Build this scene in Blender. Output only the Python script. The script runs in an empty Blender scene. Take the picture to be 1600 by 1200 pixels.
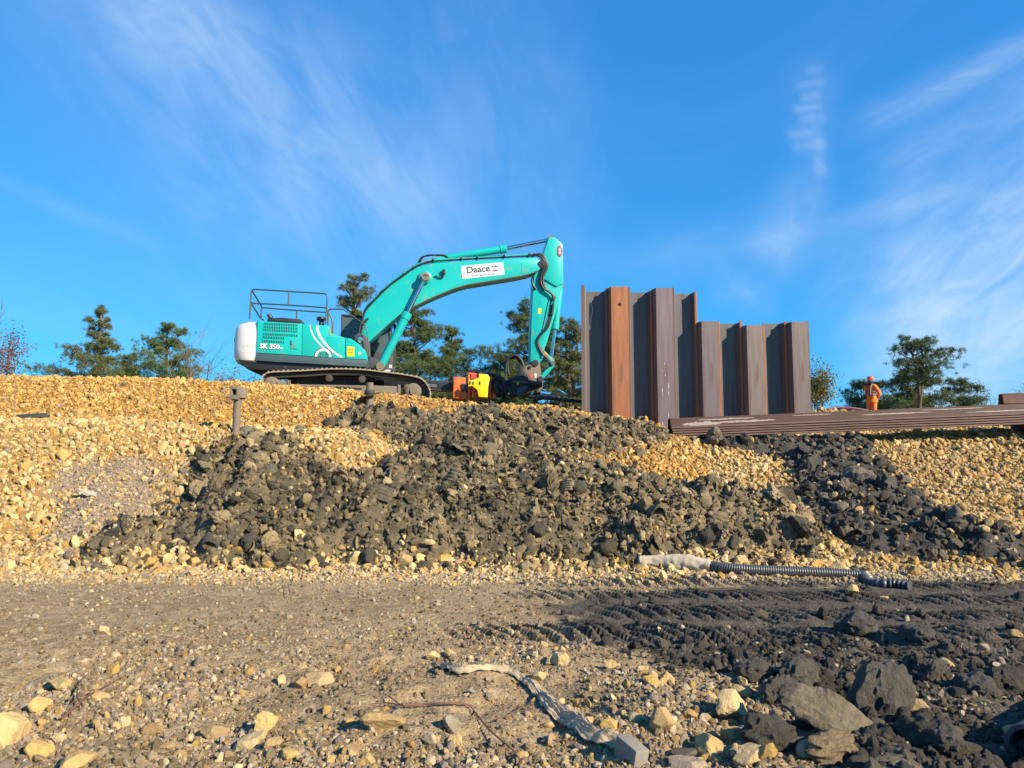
import bpy, bmesh, math, random
import numpy as np
from mathutils import Vector, Matrix, noise as mnoise

# ------------------------------------------------------------------ camera, light, exposure
R = math.radians
random.seed(11)
RNG = np.random.default_rng(11)
SC = bpy.context.scene
COL = SC.collection
F, PITCH, CAMZ = 1130.0, R(5.0), 1.6          # focal length in photo pixels (1600 wide), tilt, eye height

cam_data = bpy.data.cameras.new('camera')
cam_data.sensor_width = 36.0
cam_data.lens = 36.0 * F / 1600.0
cam_data.clip_start = 0.05
cam_data.clip_end = 6000.0
cam = bpy.data.objects.new('camera', cam_data)
cam.location = (0, 0, CAMZ)
cam.rotation_euler = (R(90) + PITCH, 0, 0)
COL.objects.link(cam)
SC.camera = cam

SUN_AZ, SUN_EL = R(52), R(29)                 # measured from straight behind the camera towards the right
sun_dir = Vector((math.sin(SUN_AZ) * math.cos(SUN_EL), -math.cos(SUN_AZ) * math.cos(SUN_EL), math.sin(SUN_EL)))
sun_data = bpy.data.lights.new('sun', 'SUN')
sun_data.energy = 5.0
sun_data.angle = R(0.53)
sun_data.color = (1.0, 0.87, 0.66)
sun = bpy.data.objects.new('sun', sun_data)
sun.rotation_euler = sun_dir.to_track_quat('Z', 'Y').to_euler()
sun.location = (20, -20, 30)
COL.objects.link(sun)

SC.view_settings.view_transform = 'Standard'
SC.view_settings.look = 'None'
SC.view_settings.exposure = 0.95
SC.view_settings.gamma = 1.0
SC.view_settings.use_curve_mapping = False


class NT:
    """small helper round a node tree"""
    def __init__(self, tree):
        self.t = tree
        self.n = tree.nodes
        self.l = tree.links

    def node(self, typ, props=None, **ins):
        nd = self.n.new(typ)
        for k, v in (props or {}).items():
            setattr(nd, k, v)
        for k, v in ins.items():
            key = int(k[1:]) if k[0] == 'i' and k[1:].isdigit() else k.replace('_', ' ')
            self.set(nd.inputs[key], v)
        return nd

    def set(self, sock, v):
        if isinstance(v, bpy.types.NodeSocket):
            self.l.new(v, sock)
        elif isinstance(v, bpy.types.Node):
            self.l.new(v.outputs[0], sock)
        else:
            try:
                if hasattr(sock.default_value, '__len__') and len(sock.default_value) == 4 and len(v) == 3:
                    v = (*v, 1.0)
            except TypeError:
                pass
            sock.default_value = v

    def m(self, op, a, b=0.0, c=None, clamp=False):
        nd = self.n.new('ShaderNodeMath')
        nd.operation = op
        nd.use_clamp = clamp
        self.set(nd.inputs[0], a)
        self.set(nd.inputs[1], b)
        if c is not None:
            self.set(nd.inputs[2], c)
        return nd.outputs[0]

    def mix(self, fac, a, b, blend='MIX'):
        nd = self.n.new('ShaderNodeMix')
        nd.data_type = 'RGBA'
        nd.blend_type = blend
        self.set(nd.inputs[0], fac)
        self.set(nd.inputs[6], a)
        self.set(nd.inputs[7], b)
        return nd.outputs[2]

    def ramp(self, fac, lo, hi):
        nd = self.n.new('ShaderNodeMapRange')
        nd.interpolation_type = 'SMOOTHSTEP'
        self.set(nd.inputs[0], fac)
        nd.inputs[1].default_value = lo
        nd.inputs[2].default_value = hi
        return nd.outputs[0]

    def noise(self, vec, scale, detail=4, rough=0.55, dist=0.0):
        nd = self.n.new('ShaderNodeTexNoise')
        nd.inputs['Scale'].default_value = scale
        nd.inputs['Detail'].default_value = detail
        nd.inputs['Roughness'].default_value = rough
        nd.inputs['Distortion'].default_value = dist
        self.l.new(vec, nd.inputs['Vector'])
        return nd.outputs[0]

    def scaled(self, vec, s):
        nd = self.n.new('ShaderNodeVectorMath')
        nd.operation = 'MULTIPLY'
        self.l.new(vec, nd.inputs[0])
        nd.inputs[1].default_value = s
        return nd.outputs[0]


def ray(px, py):
    u = (np.asarray(px, float) - 800.0) / F
    v = (600.0 - np.asarray(py, float)) / F
    c, s = math.cos(PITCH), math.sin(PITCH)
    return u, c - v * s, s + v * c


def P(px, py, Y):
    """the point at depth Y seen at photo pixel px, py"""
    dx, dy, dz = ray(px, py)
    k = Y / dy
    return np.array([dx * k, Y + 0 * k, CAMZ + dz * k]).T


def proj(x, y, z):
    c, s = math.cos(PITCH), math.sin(PITCH)
    fw = y * c + (z - CAMZ) * s
    up = -y * s + (z - CAMZ) * c
    return 800 + F * x / fw, 600 - F * up / fw


# ------------------------------------------------------------------ sky
world = bpy.data.worlds.new('World')
SC.world = world
world.use_nodes = True
wt = NT(world.node_tree)
wt.n.clear()
sky = wt.node('ShaderNodeTexSky', dict(sky_type='NISHITA', sun_disc=False, sun_elevation=SUN_EL,
              sun_rotation=math.atan2(sun_dir.x, sun_dir.y), altitude=0.0, air_density=1.0, dust_density=0.25, ozone_density=2.2))
SKY_STRENGTH = 0.0728
geo = wt.node('ShaderNodeTexCoord')
sep = wt.node('ShaderNodeSeparateXYZ', i0=geo.outputs['Generated'])
dx, dy, dz = sep.outputs
ssep = wt.node('ShaderNodeSeparateColor', i0=sky.outputs[0])
# the phone's rendering of the blue: flatter gradient, deeper hue, the same all round the sky
chan = [wt.m('MULTIPLY', wt.m('POWER', wt.m('MULTIPLY', ssep.outputs[i], .1405), g), k / .1405) for i, (g, k) in enumerate(((.62, .135), (.60, .665), (.45, 1.14)))]
hsv = wt.node('ShaderNodeCombineColor', i0=chan[0], i1=chan[1], i2=chan[2])
# high cirrus: streaks lying across the sky in the view direction, plus a faint veil all round
ysafe = wt.m('MAXIMUM', dy, 0.08)
ca = wt.m('DIVIDE', dx, ysafe)
cb = wt.m('DIVIDE', dz, ysafe)
front = wt.ramp(dy, 0.08, 0.35)
STREAKS = [  # photo pixels A -> B, half width, strength, frequency along / across
    (150, -150, 655, 440, 112, .66, 2.5, 7), (225, -20, 500, 330, 30, .30, 3, 14), (470, 20, 700, 420, 34, .30, 3, 12),
    (585, 250, 665, 330, 22, .26, 5, 9), (700, -80, 790, 470, 75, .20, 2.5, 8), (1258, 112, 1288, 108, 5, .22, 6, 9), (1240, 136, 1290, 128, 5, .28, 6, 9), (1250, 156, 1284, 150, 6, .52, 7, 9), (1238, 173, 1286, 166, 5, .48, 6, 9),
    (1246, 186, 1292, 186, 6, .44, 7, 9), (1228, 212, 1282, 204, 6, .50, 6, 9), (1236, 232, 1290, 222, 7, .42, 7, 9), (1276, 215, 1285, 275, 8, .66, 9, 7), (1258, 90, 1276, 262, 24, .22, 4, 6), (1275, 262, 1205, 425, 26, .62, 4, 7), (1335, 205, 1680, 30, 17, .62, 3, 12),
    (1360, 275, 1680, 110, 26, .34, 3, 10), (1120, 385, 1560, 290, 13, .26, 3, 12), (1340, 560, 1760, 250, 95, 1.05, 3, 9),
    (870, 60, 890, 430, 40, .14, 3, 8), (1110, 450, 1215, 475, 20, .42, 5, 7), (-60, 265, 260, 385, 10, .20, 3, 9),
    (980, 430, 1330, 350, 34, .22, 3, 9), (1380, 660, 1760, 470, 100, 1.0, 2, 6), (60, -60, 420, 90, 60, .22, 3, 8)]
wob = wt.m('SUBTRACT', wt.noise(wt.node('ShaderNodeCombineXYZ', i0=ca, i1=cb, i2=0.0).outputs[0], 5.0, 2, .5), .5)
total = None
for (ax, ay, bx, by, w, amp, fa, fc) in STREAKS:
    r0 = ray(ax, ay); r1 = ray(bx, by)
    A = np.array([r0[0] / r0[1], r0[2] / r0[1]]); B = np.array([r1[0] / r1[1], r1[2] / r1[1]])
    L = float(np.linalg.norm(B - A)); e = (B - A) / L
    ra = wt.m('SUBTRACT', ca, float(A[0])); rb = wt.m('SUBTRACT', cb, float(A[1]))
    al = wt.m('ADD', wt.m('MULTIPLY', ra, float(e[0])), wt.m('MULTIPLY', rb, float(e[1])))
    ac = wt.m('SUBTRACT', wt.m('MULTIPLY', rb, float(e[0])), wt.m('MULTIPLY', ra, float(e[1])))
    vec = wt.node('ShaderNodeCombineXYZ', i0=wt.m('MULTIPLY', al, fa), i1=wt.m('MULTIPLY', ac, fc), i2=ax * 0.013)
    acw = wt.m('ADD', ac, wt.m('MULTIPLY', wob, 2.4 * w / F))
    g = wt.m('POWER', 2.718, wt.m('MULTIPLY', wt.m('MULTIPLY', acw, acw), -1.0 / (2 * (w / F) ** 2)))
    t = wt.m('DIVIDE', al, L)
    ends = wt.m('MULTIPLY', wt.ramp(t, -.12, .25), wt.m('SUBTRACT', 1.0, wt.ramp(t, .75, 1.15)))
    fib = wt.ramp(wt.noise(vec.outputs[0], 2.6, 6, .60, .7), .20, .86)
    s = wt.m('MULTIPLY', wt.m('MULTIPLY', g, ends), wt.m('MULTIPLY', wt.m('ADD', wt.m('MULTIPLY', fib, .8), .2), amp * .62))
    total = s if total is None else wt.m('ADD', total, s)
zq = wt.m('ADD', wt.m('MAXIMUM', dz, 0.0), 0.16)
pl = wt.node('ShaderNodeCombineXYZ', i0=wt.m('DIVIDE', dx, zq), i1=wt.m('MULTIPLY', wt.m('DIVIDE', dy, zq), 0.35), i2=0.0)
veil = wt.m('MULTIPLY', wt.ramp(wt.noise(pl.outputs[0], 1.1, 6, .6, .8), .40, .85), 0.16)
fac = wt.m('MINIMUM', wt.m('ADD', wt.m('MULTIPLY', total, front), veil), 0.85)
skyc = wt.mix(fac, hsv.outputs[0], (4.6, 5.9, 7.5))
bg = wt.node('ShaderNodeBackground', Color=skyc, Strength=SKY_STRENGTH)
wo = wt.node('ShaderNodeOutputWorld', Surface=bg.outputs[0])
world.cycles.sampling_method = 'MANUAL'
world.cycles.sample_map_resolution = 256


# ------------------------------------------------------------------ helpers
def tag(o, label=None, cat=None, group=None, kind=None):
    if label: o['label'] = label
    if cat: o['category'] = cat
    if group: o['group'] = group
    if kind: o['kind'] = kind
    return o


def empty(name, loc, rz=0.0, label=None, cat=None, group=None):
    o = bpy.data.objects.new(name, None)
    o.empty_display_size = 0.2
    o.location = loc
    o.rotation_euler = (0, 0, rz)
    COL.objects.link(o)
    return tag(o, label, cat, group)


def link_mesh(name, me, parent=None):
    o = bpy.data.objects.new(name, me)
    COL.objects.link(o)
    if parent is not None:
        o.parent = parent
    return o


def np_mesh(name, V, Fc, mats, smooth=True, sharp=None):
    """mesh from an (n,3) vertex array and a (m,k) face array (k = 3 or 4)"""
    me = bpy.data.meshes.new(name)
    V = np.ascontiguousarray(V, np.float32); Fc = np.ascontiguousarray(Fc, np.int32)
    k = Fc.shape[1]
    me.vertices.add(len(V)); me.vertices.foreach_set('co', V.ravel())
    me.loops.add(Fc.size); me.loops.foreach_set('vertex_index', Fc.ravel())
    me.polygons.add(len(Fc)); me.polygons.foreach_set('loop_start', np.arange(0, Fc.size, k, dtype=np.int32))
    me.polygons.foreach_set('use_smooth', np.full(len(Fc), smooth, bool))
    me.update(calc_edges=True)
    for mt in (mats if isinstance(mats, (list, tuple)) else [mats]):
        me.materials.append(mt)
    if sharp is not None:
        me.set_sharp_from_angle(angle=R(sharp))
    return me


def catmull(pts, n=8):
    pts = [np.asarray(p, float) for p in pts]
    if len(pts) < 3:
        return pts
    out = []
    for i in range(len(pts) - 1):
        p0 = pts[max(i - 1, 0)]; p1 = pts[i]; p2 = pts[i + 1]; p3 = pts[min(i + 2, len(pts) - 1)]
        for j in range(n):
            t = j / n
            out.append(0.5 * ((2 * p1) + (-p0 + p2) * t + (2 * p0 - 5 * p1 + 4 * p2 - p3) * t * t + (-p0 + 3 * p1 - 3 * p2 + p3) * t ** 3))
    out.append(pts[-1])
    return out


class MB:
    def __init__(self):
        self.v, self.f, self.mi = [], [], []

    def add(self, vs, fs, mi=0):
        o = len(self.v)
        self.v += [tuple(map(float, p)) for p in vs]
        self.f += [tuple(i + o for i in f) for f in fs]
        self.mi += [mi] * len(fs)
        return self

    def box(self, c, s, rot=None, mi=0):
        vs = []
        for z in (-.5, .5):
            for x, y in ((-.5, -.5), (.5, -.5), (.5, .5), (-.5, .5)):
                p = Vector((x * s[0], y * s[1], z * s[2]))
                if rot is not None:
                    p = rot @ p
                vs.append(p + Vector(c))
        return self.add(vs, [(3, 2, 1, 0), (4, 5, 6, 7), (0, 1, 5, 4), (1, 2, 6, 5), (2, 3, 7, 6), (3, 0, 4, 7)], mi)

    def loft(self, A, B, mi=0, caps=True):
        n = len(A)
        fs = [(i, (i + 1) % n, n + (i + 1) % n, n + i) for i in range(n)]
        if caps:
            fs += [tuple(range(n - 1, -1, -1)), tuple(range(n, 2 * n))]
        return self.add(list(A) + list(B), fs, mi)

    def rings(self, rings, mi=0, caps=True):
        n = len(rings[0]); vs = [p for r in rings for p in r]; fs = []
        for k in range(len(rings) - 1):
            for i in range(n):
                fs.append((k * n + i, k * n + (i + 1) % n, (k + 1) * n + (i + 1) % n, (k + 1) * n + i))
        if caps:
            fs += [tuple(range(n - 1, -1, -1)), tuple((len(rings) - 1) * n + i for i in range(n))]
        return self.add(vs, fs, mi)

    def tube(self, pts, r, n=8, mi=0, caps=True, ell=1.0):
        pts = [Vector(tuple(p)) for p in pts]
        rs = r if isinstance(r, (list, tuple, np.ndarray)) else [r] * len(pts)
        rings = []; up = Vector((0, 0, 1))
        t0 = (pts[1] - pts[0]).normalized()
        if abs(t0.dot(up)) > .95: up = Vector((0, 1, 0))
        u = t0.cross(up).normalized()
        for i, p in enumerate(pts):
            a = pts[max(i - 1, 0)]; b = pts[min(i + 1, len(pts) - 1)]
            t = (b - a)
            t = t.normalized() if t.length > 1e-9 else t0
            u = (u - t * u.dot(t))
            u = u.normalized() if u.length > 1e-6 else t.orthogonal().normalized()
            w = t.cross(u)
            rings.append([p + (u * math.cos(2 * math.pi * k / n) + w * (ell * math.sin(2 * math.pi * k / n))) * float(rs[i]) for k in range(n)])
        return self.rings(rings, mi, caps)

    def cyl(self, a, b, r, n=16, mi=0, r2=None):
        return self.tube([a, b], [r, r if r2 is None else r2], n, mi)

    def lathe(self, prof, c, axis=(0, 0, 1), n=20, mi=0):
        q = Vector(axis).to_track_quat('Z', 'Y')
        rings = [[Vector(c) + q @ Vector((r * math.cos(2 * math.pi * k / n), r * math.sin(2 * math.pi * k / n), z)) for k in range(n)] for r, z in prof]
        return self.rings(rings, mi)

    def mesh(self, name, mats, smooth=38, bevel=0.0, seg=2):
        me = bpy.data.meshes.new(name)
        me.from_pydata(self.v, [], self.f)
        for mt in (mats if isinstance(mats, (list, tuple)) else [mats]):
            me.materials.append(mt)
        if len(set(self.mi)) > 1:
            me.polygons.foreach_set('material_index', self.mi)
        bm = bmesh.new(); bm.from_mesh(me)
        bmesh.ops.recalc_face_normals(bm, faces=bm.faces)
        if bevel:
            es = [e for e in bm.edges if len(e.link_faces) == 2 and e.calc_face_angle(0) > R(30)]
            bmesh.ops.bevel(bm, geom=es, offset=bevel, segments=seg, affect='EDGES', profile=.6, clamp_overlap=True)
        bm.to_mesh(me); bm.free()
        if smooth:
            me.polygons.foreach_set('use_smooth', np.ones(len(me.polygons), bool))
            me.set_sharp_from_angle(angle=R(smooth))
        me.update()
        return me

    def build(self, name, mats, parent=None, smooth=38, bevel=0.0, seg=2):
        return link_mesh(name, self.mesh(name, mats, smooth, bevel, seg), parent)


# value noise in the plane
def _h(ix, iy, seed):
    h = (ix.astype(np.int64) * 374761393 + iy.astype(np.int64) * 668265263 + seed * 2147483647 // 7) & 0xFFFFFFFF
    h = ((h ^ (h >> 13)) * 1274126177) & 0xFFFFFFFF
    h = h ^ (h >> 16)
    return (h & 0xFFFF) / 65535.0


def vn(x, y, seed=0):
    x0 = np.floor(x); y0 = np.floor(y); fx = x - x0; fy = y - y0
    fx = fx * fx * fx * (fx * (fx * 6 - 15) + 10); fy = fy * fy * fy * (fy * (fy * 6 - 15) + 10)
    a = _h(x0, y0, seed); b = _h(x0 + 1, y0, seed); c = _h(x0, y0 + 1, seed); d = _h(x0 + 1, y0 + 1, seed)
    return (a + (b - a) * fx) * (1 - fy) + (c + (d - c) * fx) * fy


def fbm(x, y, scale, octaves=4, seed=0, gain=.5, ridged=False):
    s = 0; a = 1.0; tot = 0
    for k in range(octaves):
        q = vn(x * scale * 2 ** k + 17.3 * k, y * scale * 2 ** k - 9.1 * k, seed + k * 31)
        q = 1 - abs(2 * q - 1) if ridged else q
        s = s + a * q; tot += a; a *= gain
    return s / tot


def sstep(a, b, x):
    t = np.clip((x - a) / (b - a), 0, 1)
    return t * t * (3 - 2 * t)


# ------------------------------------------------------------------ materials
MATS = {}
ALB = 0.82                                  # overall albedo level


def pmat(name, base, rough=.6, metal=0.0, var=.15, vscale=3.0, dirt=None, dirt_amt=.0, dirt_scale=2.0, bump=.0, bscale=40., spec=.5,
         stretch=None, tint=None, coat=0.0):
    """paint / steel / rubber with mottled colour, dirt with a shape of its own and fine relief"""
    m = bpy.data.materials.new(name); m.use_nodes = True
    t = NT(m.node_tree); b = t.n['Principled BSDF']
    co = t.node('ShaderNodeTexCoord').outputs['Object']
    if stretch: co = t.scaled(co, stretch)
    n1 = t.noise(co, vscale, 5, .6)
    if tint == 'object':
        base_s = t.node('ShaderNodeObjectInfo').outputs['Color']
    elif tint == 'instance':
        base_s = t.node('ShaderNodeAttribute', dict(attribute_type='INSTANCER', attribute_name='tint')).outputs['Color']
    else:
        base_s = t.node('ShaderNodeRGB').outputs[0]; base_s.default_value = (*base, 1)
    k = t.m('ADD', t.m('MULTIPLY', t.m('SUBTRACT', n1, .5), 2.6 * var * ALB), ALB)
    kv = t.node('ShaderNodeCombineXYZ', i0=k, i1=k, i2=k)
    col = t.mix(1.0, base_s, kv.outputs[0], 'MULTIPLY')
    rsock = rough
    if dirt is not None:
        d = t.ramp(t.noise(co, dirt_scale, 8, .68, .3), .62 - dirt_amt * .4, .78 - dirt_amt * .3)
        col = t.mix(d, col, tuple(v * ALB for v in dirt))
        rsock = t.m('ADD', t.m('MULTIPLY', d, max(0.0, .9 - rough)), rough)
    t.set(b.inputs['Base Color'], col)
    t.set(b.inputs['Roughness'], rsock)
    b.inputs['Metallic'].default_value = metal
    b.inputs['Specular IOR Level'].default_value = spec
    b.inputs['Coat Weight'].default_value = coat
    if bump:
        bn = t.node('ShaderNodeBump', Strength=bump, Distance=.02, Height=t.noise(co, bscale, 6, .65))
        t.set(b.inputs['Normal'], bn.outputs[0])
    MATS[name] = m
    return m


def stone_mat(name, tint, scale=9.0, bump=.55, rough=.85, spot=.25):
    m = bpy.data.materials.new(name); m.use_nodes = True
    t = NT(m.node_tree); b = t.n['Principled BSDF']
    co = t.node('ShaderNodeTexCoord').outputs['Object']
    if tint == 'instance':
        base = t.node('ShaderNodeAttribute', dict(attribute_type='INSTANCER', attribute_name='tint')).outputs['Color']
    else:
        base = t.node('ShaderNodeObjectInfo').outputs['Color']
    rnd = t.node('ShaderNodeObjectInfo').outputs['Random']
    off = t.node('ShaderNodeVectorMath', dict(operation='ADD'), i0=co)
    cv = t.node('ShaderNodeCombineXYZ', i0=t.m('MULTIPLY', rnd, 40.0), i1=t.m('MULTIPLY', rnd, 17.0), i2=0.0)
    t.l.new(cv.outputs[0], off.inputs[1])
    co = off.outputs[0]
    n1 = t.noise(co, scale * .25, 5, .65)
    k = t.m('ADD', t.m('MULTIPLY', t.m('SUBTRACT', n1, .5), 1.0), ALB)
    kv = t.node('ShaderNodeCombineXYZ', i0=k, i1=k, i2=k)
    col = t.mix(1.0, base, kv.outputs[0], 'MULTIPLY')
    d = t.ramp(t.noise(co, scale * .6, 7, .7, .4), .56, .72)
    col = t.mix(t.m('MULTIPLY', d, spot), col, (.20, .14, .085))
    t.set(b.inputs['Base Color'], col)
    b.inputs['Roughness'].default_value = rough
    b.inputs['Specular IOR Level'].default_value = .25
    h = t.noise(co, scale, 8, .7)
    bn = t.node('ShaderNodeBump', Strength=bump, Distance=.06, Height=h)
    t.set(b.inputs['Normal'], bn.outputs[0])
    return m


M_STONE_I = stone_mat('stone scattered', 'instance', 3.0)
M_STONE = stone_mat('stone single', 'object', 3.0)
M_CLAY_I = stone_mat('clay scattered', 'instance', 6.0, .8, .62, .22)
M_CLAY = stone_mat('clay single', 'object', 6.0, .8, .62, .22)

TEAL = pmat('teal paint', (.010, .46, .43), .33, 0, .05, 1.2, (.20, .25, .20), .11, 2.0, spec=.42, coat=.05)
TEALD = pmat('dirty teal paint', (.012, .43, .40), .4, 0, .08, 2, (.22, .19, .14), .24, 2.2, spec=.4)
WHITEP = pmat('white counterweight paint', (.74, .73, .72), .4, 0, .05, 1.5, (.40, .34, .26), .20, 1.6)
SKIRT = pmat('blue grey paint', (.055, .095, .11), .5, 0, .15, 2, (.2, .17, .13), .1, 2.5)
BLACKP = pmat('black paint', (.018, .019, .022), .45, 0, .2, 4, (.13, .11, .085), .08, 3)
DGREY = pmat('dark grey steel', (.06, .062, .068), .5, .1, .2, 3, (.18, .15, .11), .12, 2.5)
RAILG = pmat('dark rail paint', (.035, .055, .06), .45, 0, .1, 3)
CHROME = pmat('polished rod', (.72, .72, .74), .16, 1.0, .03, 2)
RUBBER = pmat('rubber hose', (.014, .014, .015), .48, 0, .2, 6, (.12, .1, .08), .05, 5)
MUDSTEEL = pmat('mud caked steel', (.20, .165, .12), .85, 0, .35, 3, (.075, .065, .055), .18, 2.6, .5, 30)
TRACKSTEEL = pmat('worn track steel', (.34, .285, .21), .7, .05, .3, 5, (.12, .095, .07), .15, 4, .4, 30)
CHAIN = pmat('dark track chain', (.055, .046, .04), .8, 0, .3, 5, (.18, .14, .1), .12, 5, .4, 30)
ORANGE = pmat('orange paint', (.74, .15, .028), .42, 0, .1, 3, (.25, .13, .07), .12, 3.5)
YELLOW = pmat('yellow paint', (.86, .66, .012), .38, 0, .04, 3, (.35, .28, .1), .03, 3)
WHITE = pmat('white vinyl', (.82, .82, .82), .5, 0, .02, 3)
INK = pmat('dark ink', (.06, .065, .09), .6, 0, .02, 3)
REDINK = pmat('red ink', (.55, .06, .07), .6, 0, .02, 3)
BLUEINK = pmat('blue ink', (.03, .05, .30), .6, 0, .02, 3)
GREYINK = pmat('grey ink', (.35, .37, .4), .6, 0, .02, 3)
STEEL_PILE = pmat('rolled pile steel', (.16, .12, .11), .52, .10, .46, 3.0, (.15, .085, .065), .24, 2.0, .3, 60, stretch=(4, 4, .35), tint='object', spec=.5)
STEEL_LYING = pmat('rusted lying pile steel', (.15, .09, .075), .62, .0, .36, 3.5, (.17, .085, .05), .14, 2.4, .25, 60, stretch=(.35, 3, 3), tint='object', spec=.3)
TIMBER = pmat('old timber', (.10, .075, .055), .85, 0, .3, 6, stretch=(.5, 5, 5), bump=.4, bscale=20)
HIVIS = pmat('orange work cloth', (1.0, .21, .02), .75, 0, .08, 6, bump=.15, bscale=25)
BAND = pmat('grey reflective tape', (.20, .185, .18), .6, 0, .05, 6)
HELMET = pmat('orange helmet shell', (.78, .16, .07), .35, 0, .03, 4)
NAVY = pmat('navy cloth', (.02, .02, .035), .85, 0, .15, 12)
SKIN = pmat('skin', (.45, .25, .17), .55, 0, .06, 10)
BARK = pmat('pine bark', (.14, .095, .068), .9, 0, .35, 4, bump=.6, bscale=12, stretch=(1, 1, .3))
TWIG = pmat('bare twig bark', (.17, .12, .09), .9, 0, .3, 5)
GLASSM = bpy.data.materials.new('tinted cab glass'); GLASSM.use_nodes = True
_b = GLASSM.node_tree.nodes['Principled BSDF']
_b.inputs['Base Color'].default_value = (.10, .14, .14, 1); _b.inputs['Roughness'].default_value = .03
_b.inputs['Alpha'].default_value = .55; _b.inputs['Specular IOR Level'].default_value = .5
# ------------------------------------------------------------------ terrain
YC, YB0, YB1, YPL, TOE = 16.5, 12.9, 13.8, 21.5, 9.9
CREST = [(-500, 580), (0, 585), (60, 586), (130, 590), (330, 595), (400, 600), (480, 608), (520, 612), (640, 620), (700, 625), (760, 633), (830, 637),
         (920, 652), (1040, 676), (1150, 693), (1290, 690), (1400, 686), (1600, 674), (2100, 655)]
PLAT = [(-500, 596), (0, 600), (330, 606), (400, 613), (520, 622), (640, 630), (760, 640), (830, 634), (920, 642), (1040, 655), (1250, 652), (1290, 641), (1340, 650), (1600, 656), (2100, 650)]
BENCH = [(-500, 652), (0, 657), (230, 662), (400, 672), (500, 676), (580, 690), (700, 740), (1000, 770), (1300, 775), (1600, 766), (2100, 756)]


def _curve(tab, Y):
    q = np.array([P(a, b, Y) for a, b in tab])
    return q[:, 0], q[:, 2]


_cx, _cz = _curve(CREST, YC); _px, _pz = _curve(PLAT, YPL); _bx, _bz = _curve(BENCH, 13.35)


def _prof(x, y):
    zc = np.interp(x, _cx, _cz); zp = np.interp(x, _px, _pz); zb = np.interp(x, _bx, _bz)
    toe = TOE + .55 * (vn(x * .45, x * 0, 5) - .5) + .25 * (vn(x * 1.6, x * 0, 6) - .5)
    z = np.zeros_like(x)
    def seg(y0, y1, z0, z1):
        nonlocal z
        m = (y >= y0) & (y < y1)
        z = np.where(m, z0 + (z1 - z0) * (y - y0) / (y1 - y0), z)
    seg(toe, YB0, 0 * x, zb - .04); seg(YB0, YB1, zb - .04, zb + .05); seg(YB1, YC, zb + .05, zc)
    seg(YC, YPL, zc, zp); seg(YPL, 28.0, zp, 0 * x + 2.4); seg(28.0, 1e9, 0 * x + 2.4, 0 * x + 2.4)
    return z


def base(x, y):
    x = np.asarray(x, float); y = np.asarray(y, float)
    z = (_prof(x, y - .22) + _prof(x, y + .22) + 2 * _prof(x, y)) / 4
    sl = sstep(9.6, 10.6, y) * (1 - sstep(30, 60, y))
    z = z + sl * (.16 * (fbm(x, y, .7, 3, 3) - .5) + .07 * (fbm(x, y, 3.2, 2, 4) - .5))
    rd = 1 - sstep(9.3, 10.3, y)
    z = z + rd * (.05 * (fbm(x, y, .5, 3, 8) - .5) + .034 * (fbm(x, y, 4, 4, 9, .6) - .5))
    fg = 1 - sstep(5.6, 7.2, y)
    z = z + fg * (.19 * (fbm(x, y, 1.1, 3, 12) - .5) + .095 * (fbm(x, y, 5, 4, 13, .6) - .5) + .04)
    return z


def hit(px, py):
    """ground point under a photo pixel"""
    ys = np.arange(2.6, 22, .02)
    px = np.atleast_1d(np.asarray(px, float)); py = np.atleast_1d(np.asarray(py, float))
    dx, dy, dz = ray(px, py)
    k = ys[None, :] / dy[:, None]
    X = dx[:, None] * k; Z = CAMZ + dz[:, None] * k; Y = np.broadcast_to(ys, X.shape)
    below = Z <= base(X, Y)
    i = np.where(below.any(1), below.argmax(1), len(ys) - 1)
    y = ys[i]; x = X[np.arange(len(px)), i]
    return np.array([x, y]).T


def poly_world(pp):
    pp = np.array(pp, float)
    return hit(pp[:, 0], pp[:, 1])


def sdist(x, y, poly):
    """signed distance to a closed polygon, positive inside"""
    sh = x.shape; x = x.ravel(); y = y.ravel()
    d = np.full(x.shape, 1e9); ins = np.zeros(x.shape, bool)
    n = len(poly)
    for i in range(n):
        ax, ay = poly[i]; bx, by = poly[(i + 1) % n]
        ex, ey = bx - ax, by - ay
        t = np.clip(((x - ax) * ex + (y - ay) * ey) / max(ex * ex + ey * ey, 1e-9), 0, 1)
        d = np.minimum(d, (x - ax - t * ex) ** 2 + (y - ay - t * ey) ** 2)
        c = ((ay > y) != (by > y))
        with np.errstate(divide='ignore', invalid='ignore'):
            xi = (bx - ax) * (y - ay) / (by - ay) + ax
        ins ^= c & (x < xi)
    d = np.sqrt(d)
    return np.where(ins, d, -d).reshape(sh)


CLAY_POLY = poly_world([(138, 870), (165, 836), (215, 826), (266, 820), (285, 800), (292, 760), (305, 725), (345, 700), (375, 688), (435, 695), (460, 728), (520, 752), (560, 765), (600, 742),
                        (632, 705), (500, 668), (560, 645), (640, 656), (690, 646), (740, 638), (800, 646), (850, 646), (920, 660), (1000, 668), (1050, 684),
                        (1000, 700), (915, 706), (925, 740), (1010, 775), (1090, 790), (1170, 806), (1250, 815), (1300, 850), (1290, 876), (1120, 872), (1000, 885), (800, 884), (600, 880), (330, 884), (290, 878), (220, 878)])
DARK_POLY = poly_world([(1040, 686), (1150, 697), (1240, 694), (1330, 690), (1380, 712), (1420, 755), (1450, 795), (1520, 826), (1580, 850), (1640, 868), (1640, 888),
                        (1500, 884), (1400, 872), (1320, 858), (1275, 815), (1240, 765), (1226, 715), (1130, 702)])
MUD_POLY = poly_world([(830, 958), (930, 932), (1100, 918), (1350, 915), (1700, 905), (1900, 1260), (1240, 1260), (1190, 1195), (1210, 1120), (1190, 1062), (1080, 1046), (1000, 1036), (905, 1000)])
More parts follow.
